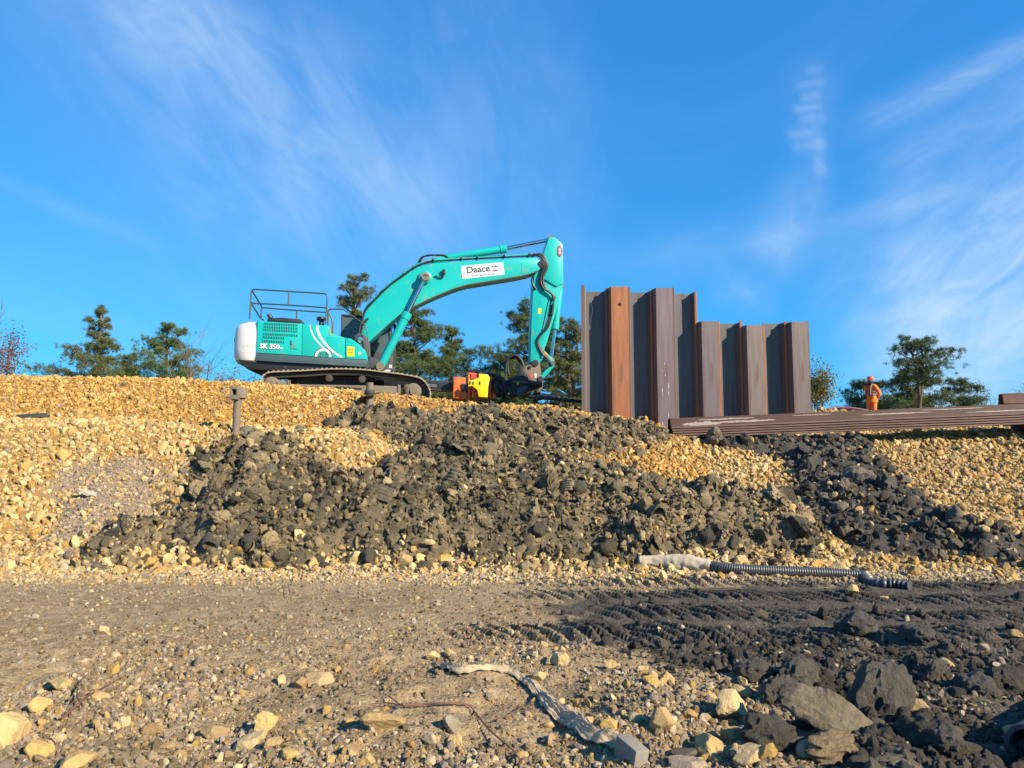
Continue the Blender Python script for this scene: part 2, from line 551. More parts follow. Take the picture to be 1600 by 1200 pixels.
FINE_POLY = poly_world([(60, 830), (75, 770), (120, 725), (175, 705), (250, 735), (270, 760), (262, 800), (258, 832), (160, 850), (110, 866), (60, 862)])
DIRT_POLY = poly_world([(770, 650), (800, 641), (840, 640), (925, 655), (1060, 682), (1040, 704), (900, 690), (820, 664)])
MIX_POLY = poly_world([(880, 700), (1040, 705), (1230, 700), (1290, 830), (1300, 880), (900, 880)])


def wob(x, y, a=.5):
    return a * (fbm(x, y, 1.3, 3, 41) - .5) + a * .5 * (fbm(x, y, 5, 2, 42) - .5)


def mud_mask(x, y):
    return sstep(-.12, .16, sdist(x, y, MUD_POLY) + wob(x, y, .9))


def ground_h(x, y, mud=None):
    z = base(x, y)
    m = mud_mask(x, y) if mud is None else mud
    z = z + m * (.10 * (fbm(x, y, 2.2, 4, 51, .5) - .35) + .022 * (fbm(x, y, 11, 3, 52, ridged=True) - .5)) * (1 - .6 * sstep(6.4, 7.6, y))
    # wheel ruts with lug prints, driven along the road
    for yc, w, ph, a0, a1 in ((8.72, .26, 0.0, .3, 7.5), (7.95, .24, .4, 0.1, 5.0), (7.0, .26, .2, 1.0, 4.6), (6.25, .30, .7, -.4, 3.4)):
        yy = yc + .10 * np.sin(x * .55 + ph * 3) - .045 * (x - 2)
        e = np.exp(-((y - yy) / w) ** 4) * sstep(a0 - .6, a0 + .5, x) * (1 - sstep(a1 - .5, a1 + 1.2, x))
        lug = np.abs(((x * 1.0 + (y - yy) * .55) / .155 + .35 * fbm(x, y, 2, 2, 70)) % 1.0 - .5) * 2
        lug2 = sstep(.35, .62, lug + .45 * (fbm(x, y, 7, 2, 71) - .5))
        z = z + e * (-.045 + .09 * lug2 * (.4 + .9 * fbm(x, y, 1.7, 2, 72)))
    return z


def heap_t(x, y):
    """thickness of the main clay heap over the embankment"""
    d = sdist(x, y, CLAY_POLY) + wob(x, y, .75)
    hi_ = 1 - .62 * sstep(13.6, 15.2, y)
    t = (.42 * sstep(0, 1.0, d) + .10 * sstep(0, .22, d)) * hi_
    lum = .34 * (fbm(x, y, 1.6, 3, 61) - .45) + .34 * (fbm(x + .3 * vn(x * 3, y * 3, 80), y, 3.4, 4, 62, .6, True) - .48) + .12 * (fbm(x, y, 13, 2, 63, .5, True) - .5)
    return np.where(d > 0, t + lum * sstep(0, .4, d) * (.75 + .25 * sstep(9.6, 12, y)) * (.35 + .65 * hi_), np.minimum(d * .6, 0) - .02), d


def dark_t(x, y):
    d = sdist(x, y, DARK_POLY) + wob(x, y, .7)
    t = .20 * sstep(0, .7, d) + .07 * sstep(0, .2, d)
    lum = .16 * (fbm(x, y, 2.2, 3, 64) - .45) + .13 * (fbm(x, y, 6, 4, 65, .55, True) - .45) + .04 * (fbm(x, y, 20, 2, 66, .5, True) - .5)
    return np.where(d > 0, t + lum * sstep(0, .3, d), np.minimum(d * .6, 0) - .02), d


def lines(*segs):
    out = []
    for a, b, st in segs:
        n = max(1, int(round((b - a) / st)))
        out.append(np.linspace(a, b, n, endpoint=False))
    return np.unique(np.concatenate(out + [np.array([segs[-1][1]])]))


gx = lines((-1600, -400, 300), (-400, -60, 40), (-60, -18, 3), (-18, -12, .25), (-12, -3.4, .055), (-3.4, 5.4, .027), (5.4, 12, .055), (12, 18, .25), (18, 60, 3), (60, 400, 40), (400, 1600, 300))
gy = lines((-60, -6, 9), (-6, 2.2, .4), (2.2, 9.2, .027), (9.2, 17.2, .055), (17.2, 24, .2), (24, 40, 1), (40, 120, 8), (120, 400, 40), (400, 2400, 400))
GX, GY = np.meshgrid(gx, gy)
MUD = mud_mask(GX, GY)
GZ = ground_h(GX, GY, MUD)
fine = sstep(-.5, .6, sdist(GX, GY, FINE_POLY) + wob(GX, GY, 1.6))
toe_band = np.exp(-((GY - 9.35 - .35 * (vn(GX * .6, GX * 0, 91) - .5)) / .70) ** 2)
gold = sstep(9.75, 10.15, GY + .3 * (fbm(GX, GY, 1.5, 2, 92) - .5))
dirt = sstep(-.25, .25, sdist(GX, GY, DIRT_POLY) + wob(GX, GY, .8))
gold = gold * (1 - .85 * dirt)
upper = sstep(13.4, 14.2, GY + .4 * (fbm(GX, GY, 1.2, 2, 93) - .5))
far = sstep(40, 60, GY)

gm = bpy.data.materials.new('site ground'); gm.use_nodes = True
t = NT(gm.node_tree); b = t.n['Principled BSDF']
co = t.node('ShaderNodeTexCoord').outputs['Object']
za = t.node('ShaderNodeSeparateColor', i0=t.node('ShaderNodeAttribute', dict(attribute_name='zone')).outputs['Color'])
zb = t.node('ShaderNodeSeparateColor', i0=t.node('ShaderNodeAttribute', dict(attribute_name='zone2')).outputs['Color'])
n_big = t.noise(co, .9, 5, .6, .4); n_mid = t.noise(co, 6, 6, .65); n_fine = t.noise(co, 55, 5, .7)
soil = t.mix(t.ramp(n_big, .35, .65), (.25, .165, .085), (.37, .26, .142))
soil = t.mix(t.ramp(n_mid, .40, .72), soil, (.47, .345, .20))
soil = t.mix(t.m('MULTIPLY', t.ramp(n_fine, .50, .70), .55), soil, (.60, .47, .30))
soil = t.mix(t.m('MULTIPLY', t.ramp(n_fine, .47, .34), .55), soil, (.125, .078, .036))
grit = t.node('ShaderNodeTexVoronoi', dict(feature='F1'), Vector=co, Scale=42.0)
gcol = t.mix(t.ramp(grit.outputs['Distance'], .25, .6), t.mix(t.node('ShaderNodeSeparateColor', i0=grit.outputs['Color']).outputs[0], (.32, .26, .215), (.52, .43, .34)), (.28, .205, .135))
pale = t.mix(t.ramp(n_mid, .35, .6), (.66, .53, .32), (.54, .42, .25))
pale = t.mix(t.m('MULTIPLY', t.ramp(n_fine, .48, .62), .6), pale, (.36, .27, .17))
goldc = t.mix(t.ramp(n_mid, .35, .7), (.40, .25, .09), (.30, .175, .06))
goldu = t.mix(t.ramp(n_mid, .35, .7), (.36, .19, .05), (.25, .125, .032))  # orange upper ground, darkened to paint in shade in gaps between stones
goldc = t.mix(zb.outputs[0], goldc, goldu)
mudc = t.mix(t.ramp(n_mid, .35, .7), (.078, .065, .050), (.15, .122, .088))
mudc = t.mix(t.m('MULTIPLY', t.ramp(n_fine, .56, .74), .55), mudc, (.25, .21, .165))
col = t.mix(t.m('MULTIPLY', zb.outputs[1], t.ramp(n_big, .15, .42)), soil, pale)
col = t.mix(za.outputs[0], col, goldc)
col = t.mix(za.outputs[1], col, gcol)
col = t.mix(za.outputs[2], col, mudc)
col = t.mix(zb.outputs[2], col, (.10, .10, .05))
t.set(b.inputs['Base Color'], t.mix(1.0, col, (ALB, ALB, ALB), 'MULTIPLY'))
b.inputs['Roughness'].default_value = .92; b.inputs['Specular IOR Level'].default_value = .2
gh = t.m('ADD', t.m('MULTIPLY', n_fine, .5), t.m('ADD', t.m('MULTIPLY', t.noise(co, 18, 6, .7), .8), t.m('MULTIPLY', t.m('SUBTRACT', 1.0, grit.outputs['Distance']), .35)))
t.set(b.inputs['Normal'], t.node('ShaderNodeBump', Strength=.75, Distance=.035, Height=gh).outputs[0])


def grid_faces(ny, nx, keep=None):
    i = np.arange(ny - 1)[:, None] * nx + np.arange(nx - 1)[None, :]
    fs = np.stack([i, i + 1, i + nx + 1, i + nx], -1)
    return fs.reshape(-1, 4) if keep is None else fs[keep]


def attr4(me, name, arr):
    a = me.attributes.new(name, 'FLOAT_COLOR', 'POINT')
    a.data.foreach_set('color', np.ascontiguousarray(arr, np.float32).ravel())


def sub_mesh(name, fs, V, mat, attrs):
    idx, inv = np.unique(fs, return_inverse=True)
    me = np_mesh(name, V[idx], inv.reshape(fs.shape), mat)
    for k, a in attrs.items():
        attr4(me, k, a[idx])
    return link_mesh(name, me)


one = np.ones(GX.size)
ZA = np.stack([(gold * (1 - far)).ravel(), (fine * gold).ravel() * .8, (MUD * (1 - gold)).ravel(), one], 1)
ZB = np.stack([(upper * (1 - .55 * sstep(1, 6, GX))).ravel(), toe_band.ravel(), far.ravel(), one], 1)
GV = np.stack([GX.ravel(), GY.ravel(), GZ.ravel()], 1)
fy = (GY[:-1, :-1] + GY[1:, 1:]) / 2
emb = (fy > 9.75) & (fy < 24)
tag(sub_mesh('ground', grid_faces(*GX.shape, keep=~emb), GV, gm, dict(zone=ZA, zone2=ZB)), 'brown dirt haul road with fine gravel and black mud at one side', kind='structure')
tag(sub_mesh('embankment', grid_faces(*GX.shape, keep=emb), GV, gm, dict(zone=ZA, zone2=ZB)), 'ochre gravel embankment rising behind the dirt road', kind='structure')


def clay_material(name, a, bcol, hi):
    m = bpy.data.materials.new(name); m.use_nodes = True
    t = NT(m.node_tree); b = t.n['Principled BSDF']
    co = t.node('ShaderNodeTexCoord').outputs['Object']
    n1 = t.noise(co, 1.3, 5, .6, .5); n2 = t.noise(co, 9, 7, .68); n3 = t.noise(co, 60, 5, .7)
    c = t.mix(t.ramp(n1, .35, .65), a, bcol)
    c = t.mix(t.m('MULTIPLY', t.ramp(n2, .52, .70), .8), c, hi)
    c = t.mix(t.m('MULTIPLY', t.ramp(n3, .6, .72), .45), c, (.36, .28, .17))
    if name.startswith('olive'):
        mx = t.node('ShaderNodeAttribute', dict(attribute_name='mixed')).outputs['Fac']
        c = t.mix(t.m('MULTIPLY', mx, t.ramp(n2, .35, .62)), c, (.30, .215, .115))
    t.set(b.inputs['Base Color'], t.mix(1.0, c, (ALB, ALB, ALB), 'MULTIPLY'))
    t.set(b.inputs['Roughness'], t.m('ADD', t.m('MULTIPLY', n2, .5), .42))
    b.inputs['Specular IOR Level'].default_value = .35
    h = t.m('ADD', t.noise(co, 14, 8, .72, .5), t.m('MULTIPLY', n3, .25))
    t.set(b.inputs['Normal'], t.node('ShaderNodeBump', Strength=.8, Distance=.06, Height=h).outputs[0])
    return m


M_HEAP = clay_material('olive grey clay', (.082, .066, .041), (.19, .143, .080), (.39, .29, .155))  # base tones darkened to stand in for shade between the lumps
M_DHEAP = clay_material('black clay', (.038, .035, .031), (.070, .062, .050), (.13, .11, .08))


def heap_obj(name, fn, poly, mat, step, lab):
    x0, y0 = poly.min(0) - .8; x1, y1 = poly.max(0) + .8
    hx, hy = np.meshgrid(np.arange(x0, min(x1, 13), step), np.arange(y0, y1, step))
    th, d = fn(hx, hy)
    th = np.maximum(th, -.25)
    keep = (np.maximum.reduce([th[:-1, :-1], th[1:, :-1], th[:-1, 1:], th[1:, 1:]]) > -.06)
    jx = .35 * step * (vn(hx * 9, hy * 9, 77) - .5); jy = .35 * step * (vn(hx * 9, hy * 9, 78) - .5)
    V = np.stack([(hx + jx).ravel(), (hy + jy).ravel(), (base(hx, hy) + th).ravel()], 1)
    fs = grid_faces(*hx.shape, keep=keep)
    mixed = sstep(-.3, .6, sdist(hx, hy, MIX_POLY) + wob(hx, hy, 1.2)).ravel()
    o = sub_mesh(name, fs, V, mat, dict(mixed=np.stack([mixed] * 3 + [np.ones_like(mixed)], 1)))
    return tag(o, lab, 'spoil heap')


heap_obj('clay_heap', heap_t, CLAY_POLY, M_HEAP, .042, 'wide heap of wet olive grey clay dumped over the middle of the gravel embankment')
heap_obj('clay_heap', dark_t, DARK_POLY, M_DHEAP, .05, 'narrow band of black clay spilling down the gravel below the lying steel piles')


def surf(x, y):
    """height of whatever lies on top at x, y"""
    z = ground_h(x, y)
    a, _ = heap_t(x, y); c, _ = dark_t(x, y)
    bz = base(x, y)
    return np.maximum(z, np.maximum(np.where(a > 0, bz + a, -9), np.where(c > 0, bz + c, -9)))


# ------------------------------------------------------------------ loose stones and clods
def ico(sub):
    bm = bmesh.new(); bmesh.ops.create_icosphere(bm, subdivisions=sub, radius=1.0)
    V = np.array([v.co[:] for v in bm.verts]); Fc = np.array([[v.index for v in f.verts] for f in bm.faces]); bm.free()
    return V, Fc


ICO = {k: ico(k) for k in (2, 3, 4)}


def rock_mesh(name, mat, rng, sub=3, cuts=9, flat=.75, rough=.05):
    V, Fc = ICO[sub]
    r = np.full(len(V), 1.15)
    for _ in range(cuts):
        n = rng.normal(size=3); n /= np.linalg.norm(n)
        dd = rng.uniform(.55, .98)
        c = V @ n
        r = np.where(c > 1e-3, np.minimum(r, dd / np.maximum(c, 1e-3)), r)
    s = rng.uniform(0, 50)
    r = r * np.array([1 + rough * (mnoise.noise(Vector(v) * 2.2 + Vector((s, 0, 0))) + .6 * mnoise.noise(Vector(v) * 6 + Vector((0, s, 0)))) for v in V])
    Q = V * r[:, None] * np.array([1.0, rng.uniform(.62, .92), rng.uniform(.5, flat)])
    return np_mesh(name, Q, Fc, mat, smooth=True, sharp=14)


def clod_mesh(name, mat, rng, sub=4, amp=.42, lumpy=1.6, cuts=5):
    V, Fc = ICO[sub]; s = Vector((rng.uniform(0, 90), rng.uniform(0, 90), 3))
    r = np.ones(len(V))
    for _ in range(cuts):
        n = rng.normal(size=3); n /= np.linalg.norm(n)
        c = V @ n
        r = np.where(c > 1e-3, np.minimum(r, rng.uniform(.35, .8) / np.maximum(c, 1e-3)), r)
    out = []
    for v, rv in zip(V, r):
        p = Vector(v) * float(rv)
        q_ = p + .20 * mnoise.noise_vector(p * 1.3 + s)
        k = 1 + amp * mnoise.noise(q_ * lumpy + s) + amp * .45 * (.5 - abs(mnoise.noise(q_ * lumpy * 2.1 + s)) * 2.2) + .16 * (.5 - abs(mnoise.noise(p * 6 + s)) * 2) + .07 * mnoise.noise(p * 14 + s)
        out.append(q_ * k)
    Q = np.array(out) * np.array([1.0, rng.uniform(.5, .95), rng.uniform(.4, .75)])
    return np_mesh(name, Q, Fc, mat, smooth=True, sharp=32)


def lump_mesh(name, mat, rng, sub=4):
    V, Fc = ICO[sub]; s = Vector((rng.uniform(0, 90), rng.uniform(0, 90), 3)); out = []
    for v in V:
        p = Vector(v)
        k = 1 + .30 * mnoise.noise(p * 1.4 + s) + .16 * mnoise.noise(p * 3.1 + s) + .15 * (.45 - abs(mnoise.noise(p * 4.5 + s))) + .09 * mnoise.noise(p * 9 + s) + .06 * mnoise.noise(p * 18 + s)
        out.append(p * k)
    return np_mesh(name, np.array(out) * np.array([1.0, rng.uniform(.65, .95), rng.uniform(.55, .85)]), Fc, mat, smooth=True, sharp=38)


def slab_mesh(name, mat, rng, curl=1.0, thick=.16):
    """auger-cut slice of clay: a bent plate with ridges from the cutting edge and a ragged rim"""
    nu, nv = 34, 22; s = rng.uniform(0, 99)
    u, v = np.meshgrid(np.linspace(-1, 1, nu), np.linspace(-1, 1, nv))
    rim = 1 - .20 * fbm(u * 2 + s, v * 2, 1.7, 3, 7)
    U = u * rim; Vv = v * rim * rng.uniform(.45, .7) * np.sqrt(np.clip(1 - .35 * u * u, .1, 1))
    a = U * curl * 1.25 + 1e-6
    rr = 1 / max(curl * 1.25, .05)
    grooves = .035 * np.sin(Vv * rng.uniform(22, 32) + 2 * fbm(U + s, Vv, 1.5, 2, 3)) + .05 * (fbm(U + s, Vv + s, 3, 4, 5) - .5) * 2
    T = thick * (.55 + .9 * fbm(U + s, Vv - s, 1.4, 2, 9)) * np.clip(1.25 - np.maximum(abs(u), abs(v)) ** 6, .35, 1)
    def surfp(off):
        return np.stack([(rr + off) * np.sin(a), Vv + .12 * curl * U * Vv, (rr + off) * np.cos(a) - rr], -1)
    top = surfp(T / 2 + grooves); bot = surfp(-T / 2 + .04 * (fbm(U - s, Vv, 4, 3, 11) - .5))
    n = nu * nv
    fs = list(map(tuple, grid_faces(nv, nu)))
    fb = [tuple(i + n for i in f[::-1]) for f in fs]
    bnd = [j for j in range(nu)] + [i * nu + nu - 1 for i in range(1, nv)] + [(nv - 1) * nu + j for j in range(nu - 2, -1, -1)] + [i * nu for i in range(nv - 2, 0, -1)]
    sd = [(bnd[(k + 1) % len(bnd)], bnd[k], bnd[k] + n, bnd[(k + 1) % len(bnd)] + n) for k in range(len(bnd))]
    Q = np.concatenate([top.reshape(-1, 3), bot.reshape(-1, 3)])
    me = np_mesh(name, Q, np.array(fs + fb + sd), mat, smooth=True, sharp=45)
    return me


def proto_col(name, meshes):
    c = bpy.data.collections.new(name)
    for i, me in enumerate(meshes):
        o = bpy.data.objects.new('%s_%02d' % (name, i), me); c.objects.link(o)
    return c


rr_ = np.random.default_rng(5)
PC_ROCK = proto_col('loose_stone', [rock_mesh('loose_stone', M_STONE_I, rr_, 2, 8) for _ in range(12)])
PC_CLOD = proto_col('loose_clod', [clod_mesh('loose_clod', M_CLAY_I, rr_, 3) for _ in range(5)] + [lump_mesh('loose_lump', M_CLAY_I, rr_, 3) for _ in range(5)] + [slab_mesh('loose_slice', M_CLAY_I, rr_, c) for c in (.15, .3, .7, 1.0, 1.25, .5, 1.4, .9)])


def scatter(name, label, pc, pts, scl, rot, tint, nproto, idx=None, first=0):
    n = len(pts)
    me = bpy.data.meshes.new(name)
    me.vertices.add(n); me.vertices.foreach_set('co', np.ascontiguousarray(pts, np.float32).ravel())
    for nm, ty, arr, key in (('rot', 'FLOAT_VECTOR', rot, 'vector'), ('scl', 'FLOAT_VECTOR', scl, 'vector'), ('tint', 'FLOAT_COLOR', np.concatenate([tint, np.ones((n, 1))], 1), 'color')):
        a = me.attributes.new(nm, ty, 'POINT'); a.data.foreach_set(key, np.ascontiguousarray(arr, np.float32).ravel())
    a = me.attributes.new('pidx', 'INT', 'POINT')
    a.data.foreach_set('value', (RNG.integers(first, nproto, n) if idx is None else idx).astype(np.int32))
    o = link_mesh(name, me)
    tag(o, label, kind='stuff')
    ng = bpy.data.node_groups.new(name, 'GeometryNodeTree')
    ng.interface.new_socket('Geometry', in_out='INPUT', socket_type='NodeSocketGeometry')
    ng.interface.new_socket('Geometry', in_out='OUTPUT', socket_type='NodeSocketGeometry')
    gi = ng.nodes.new('NodeGroupInput'); go = ng.nodes.new('NodeGroupOutput')
    ip = ng.nodes.new('GeometryNodeInstanceOnPoints'); ci = ng.nodes.new('GeometryNodeCollectionInfo')
    ci.inputs[0].default_value = pc; ci.inputs[1].default_value = True; ci.inputs[2].default_value = True
    def na(nm, ty):
        q = ng.nodes.new('GeometryNodeInputNamedAttribute'); q.data_type = ty; q.inputs[0].default_value = nm
        return q.outputs[0]
    L = ng.links.new
    L(gi.outputs[0], ip.inputs['Points']); L(ci.outputs[0], ip.inputs['Instance'])
    ip.inputs['Pick Instance'].default_value = True
    L(na('pidx', 'INT'), ip.inputs['Instance Index']); L(na('rot', 'FLOAT_VECTOR'), ip.inputs['Rotation']); L(na('scl', 'FLOAT_VECTOR'), ip.inputs['Scale'])
    L(ip.outputs[0], go.inputs[0])
    md = o.modifiers.new('scatter', 'NODES'); md.node_group = ng
    return o


GOLD_T = np.array([(.60, .41, .165), (.55, .345, .115), (.66, .49, .235), (.46, .275, .082), (.62, .46, .225), (.42, .285, .13)])
GREY_T = np.array([(.30, .235, .18), (.22, .175, .14), (.42, .34, .26), (.38, .265, .18), (.50, .41, .29)])
CLAY_T = np.array([(.10, .082, .050), (.19, .148, .083), (.31, .23, .125), (.084, .073, .053), (.42, .31, .165), (.16, .13, .083)])  # clay tones spread wider to imitate deep shadows and tan highlights
BLACK_T = np.array([(.064, .053, .040), (.098, .081, .060), (.14, .112, .080), (.078, .066, .052)])


def pick(tab, n, jit=.12):
    return tab[RNG.integers(0, len(tab), n)] * RNG.uniform(1 - jit, 1 + jit, (n, 1))


def rrot(n, tilt=6.28):
    return np.stack([RNG.uniform(0, tilt, n), RNG.uniform(0, tilt, n), RNG.uniform(0, 6.283, n)], 1)


def sscale(s, an=.25):
    return s[:, None] * RNG.uniform(1 - an, 1 + an, (len(s), 3))


# gravel on the embankment
n = 165000
x = RNG.uniform(-15.5, 15.5, n); y = 9.3 + (22.5 - 9.3) * RNG.uniform(0, 1, n) ** 1.12
ok = np.abs(x) < y * .80 + 1.0
x, y = x[ok], y[ok]
_, dc = heap_t(x, y); _, dd = dark_t(x, y)
fi = sstep(-.5, .6, sdist(x, y, FINE_POLY) + wob(x, y, 1.6))
mx = sstep(-.3, .6, sdist(x, y, MIX_POLY) + wob(x, y, 1.2))
keepp = np.ones(len(x))
keepp = np.where((dc > .12), (.05 + .30 * mx * sstep(.40, .60, fbm(x, y, 1.2, 3, 131))), keepp)
keepp = np.where((dd > .08), .05, keepp)
keepp = np.where(dc < 0, keepp * (1 - .93 * fi), keepp)
keepp = np.where(y < 9.9, .45 * sstep(9.25, 9.8, y), keepp)
keepp = keepp * (1 - .80 * sstep(-.25, .25, sdist(x, y, DIRT_POLY) + wob(x, y, .8)))
mm = mud_mask(x, y) * (y < 9.7)
keepp = keepp * (1 - .8 * mm)
ok = RNG.uniform(0, 1, len(x)) < keepp
x, y, dc, dd = x[ok], y[ok], dc[ok], dd[ok]
s = RNG.lognormal(math.log(.035), .42, len(x)).clip(.014, .11)
s *= np.where(dc > .1, .75, 1.0) * np.where((y > 13.9) & (x < 2), .80, 1.0)
z = surf(x, y) + s * RNG.uniform(-.15, .40, len(x))
ti = pick(GOLD_T, len(x), .16)
up = ((y > 13.7) & (x < 4))[:, None]
ti = np.where(up, ti * np.array([.92, .80, .58]) * (0.9 + .25 * fbm(x, y, .8, 2, 94))[:, None], ti)
rgt = sstep(3, 7, x)[:, None]
ti = ti * (1 - rgt * np.array([.06, .10, .12]))
g = RNG.uniform(0, 1, len(x)) < .03
ti[g] = pick(GREY_T, g.sum())
scatter('embankment_gravel', 'loose ochre limestone gravel covering the embankment', PC_ROCK, np.stack([x, y, z], 1), sscale(s), rrot(len(x)), ti, 12)

# fine grey gravel patch and chips at the toe
n = 60000
x = RNG.uniform(-11, 11, n); y = RNG.uniform(8.6, 13.8, n)
fi = sstep(-.5, .6, sdist(x, y, FINE_POLY) + wob(x, y, 1.6)) * (y > 9.7)
toe_ = np.exp(-((y - 9.2) / .55) ** 2) * .9 * (1 - mud_mask(x, y))
ok = RNG.uniform(0, 1, n) < np.maximum(fi * .9, toe_)
x, y, fi = x[ok], y[ok], fi[ok]
s = RNG.lognormal(math.log(.021), .35, len(x)).clip(.01, .05)
ti = np.where((RNG.uniform(0, 1, len(x)) < .25 + .5 * (fi > .5))[:, None], pick(GREY_T, len(x)), pick(GOLD_T, len(x)) * np.array([1, 1.02, 1.15]))
scatter('fine_gravel', 'fine grey and cream chippings lying along the foot of the embankment', PC_ROCK, np.stack([x, y, surf(x, y) + s * .1], 1), sscale(s), rrot(len(x)), ti, 12)

# pebbles on the road and in the foreground
n = 210000
y = 2.9 + (9.6 - 2.9) * RNG.uniform(0, 1, n) ** 1.7
x = RNG.uniform(-1, 1, n) * (y * .76 + .3)
mm = mud_mask(x, y)
dens = .06 + .56 * sstep(.46, .62, fbm(x, y, 1.1, 4, 111)) * (1 - .6 * sstep(5.6, 6.6, y))
dens = dens * (1 - .75 * np.exp(-((y - 7.4) / .6) ** 2)) * np.where(mm > .5, .16 + .2 * (y < 5.5), 1.0)
ok = RNG.uniform(0, 1, n) < dens
x, y, mm = x[ok], y[ok], mm[ok]
s = RNG.lognormal(math.log(.0080), .60, len(x)).clip(.0035, .036) * np.where(y > 6, .95, 1.05)
ti = np.where((RNG.uniform(0, 1, len(x)) < .55)[:, None], pick(GREY_T, len(x), .25), pick(GOLD_T, len(x), .2) * np.array([.9, .95, 1.1]))
ti = np.where((mm > .5)[:, None] & (RNG.uniform(0, 1, len(x)) < .6)[:, None], pick(BLACK_T, len(x)) * 1.5, ti)
scatter('road_pebbles', 'grey and tan pebbles strewn over the brown dirt road', PC_ROCK, np.stack([x, y, ground_h(x, y) + s * RNG.uniform(-.2, .25, len(x))], 1), sscale(s), rrot(len(x)), ti, 12)

# crumbs of the road's own soil
n = 62000
y = 2.9 + (9.3 - 2.9) * RNG.uniform(0, 1, n) ** 1.5
x = RNG.uniform(-1, 1, n) * (y * .76 + .3)
ok = (mud_mask(x, y) < .6) & (RNG.uniform(0, 1, n) < .25 + .75 * sstep(.40, .62, fbm(x, y, 1.6, 4, 141)) * (1 - .55 * sstep(6.6, 8, y)))
x, y = x[ok], y[ok]
s = RNG.lognormal(math.log(.0085), .60, len(x)).clip(.003, .030)
scatter('soil_crumbs', 'brown crumbs and clods of soil on the dirt road', PC_CLOD, np.stack([x, y, ground_h(x, y) + s * .05], 1), sscale(s), rrot(len(x)), pick(np.array([(.40, .285, .16), (.48, .35, .20), (.33, .23, .125), (.56, .42, .26)]), len(x), .15), 10, None, 2)

# small clods: on the main heap, on the black band, in the road mud
n = 44000
x = RNG.uniform(CLAY_POLY[:, 0].min() - .5, 9, n); y = RNG.uniform(9.4, 17.2, n)
th, dc = heap_t(x, y)
ok = (dc > -.9) & (RNG.uniform(0, 1, n) < np.where(dc > 0, .46 + .2 * (dc < .3), .55 * np.exp(np.minimum(dc, 0) / .16)))
x, y = x[ok], y[ok]
s = RNG.lognormal(math.log(.043), .50, len(x)).clip(.014, .14)
mx = sstep(-.3, .6, sdist(x, y, MIX_POLY) + wob(x, y, 1.2))
ti = pick(CLAY_T, len(x), .2); ti = np.where((RNG.uniform(0, 1, len(x)) < .55 * mx)[:, None], pick(np.array([(.26, .19, .11), (.20, .155, .09), (.32, .24, .14)]), len(x)), ti)
idx = np.where(RNG.uniform(0, 1, len(x)) < .42, RNG.integers(0, 10, len(x)), RNG.integers(10, 18, len(x)))
scatter('clay_crumbs', 'broken crumbs and slices of olive grey clay on the wide heap', PC_CLOD, np.stack([x, y, surf(x, y) + s * .15], 1), sscale(s), rrot(len(x)), ti, 18, idx)

n = 70000
x = RNG.uniform(CLAY_POLY[:, 0].min() - .5, 9, n); y = RNG.uniform(9.4, 17.2, n)
th, dc = heap_t(x, y)
ok = (dc > -.1) & (RNG.uniform(0, 1, n) < .75)
x, y = x[ok], y[ok]
s = RNG.lognormal(math.log(.021), .4, len(x)).clip(.01, .05)
mx = .35 + .4 * sstep(-.3, .6, sdist(x, y, MIX_POLY) + wob(x, y, 1.2))
ti = np.where((RNG.uniform(0, 1, len(x)) < mx)[:, None], pick(np.array([(.30, .22, .125), (.24, .18, .10), (.38, .29, .17), (.20, .16, .10)]), len(x)), pick(CLAY_T, len(x), .25))
scatter('clay_grit', 'fine tan and grey grit sprinkled over the wide clay heap', PC_CLOD, np.stack([x, y, surf(x, y) + s * .1], 1), sscale(s), rrot(len(x)), ti, 10, None, 3)

n = 16000
x = RNG.uniform(2.5, 12, n); y = RNG.uniform(9.5, 17.2, n)
th, dd = dark_t(x, y)
ok = (dd > -.05) & (RNG.uniform(0, 1, n) < .5)
x, y = x[ok], y[ok]
s = RNG.lognormal(math.log(.045), .5, len(x)).clip(.015, .15)
idx = np.where(RNG.uniform(0, 1, len(x)) < .8, RNG.integers(0, 10, len(x)), RNG.integers(10, 18, len(x)))
scatter('black_clay_crumbs', 'black clay crumbs on the dark band below the lying piles', PC_CLOD, np.stack([x, y, surf(x, y) + s * .15], 1), sscale(s), rrot(len(x)), pick(BLACK_T, len(x), .3) * 1.25, 18, idx)

n = 40000
y = 3.0 + 6.2 * RNG.uniform(0, 1, n) ** 1.35; x = RNG.uniform(-.5, 1, n) * (y * .76 + .3)
mm = mud_mask(x, y)
ok = (mm > .45) & (RNG.uniform(0, 1, n) < .75 * sstep(.36, .60, fbm(x, y, 1.6, 3, 121)) * (1 - .92 * sstep(5.2, 6.2, y)) + .015)
x, y = x[ok], y[ok]
s = RNG.lognormal(math.log(.014), .62, len(x)).clip(.005, .055)
scatter('mud_crumbs', 'black mud crumbs scattered over the rutted side of the road', PC_CLOD, np.stack([x, y, ground_h(x, y) + s * .2], 1), sscale(s, .18), rrot(len(x)), pick(BLACK_T, len(x), .3) * 1.1, 10, None, 5)
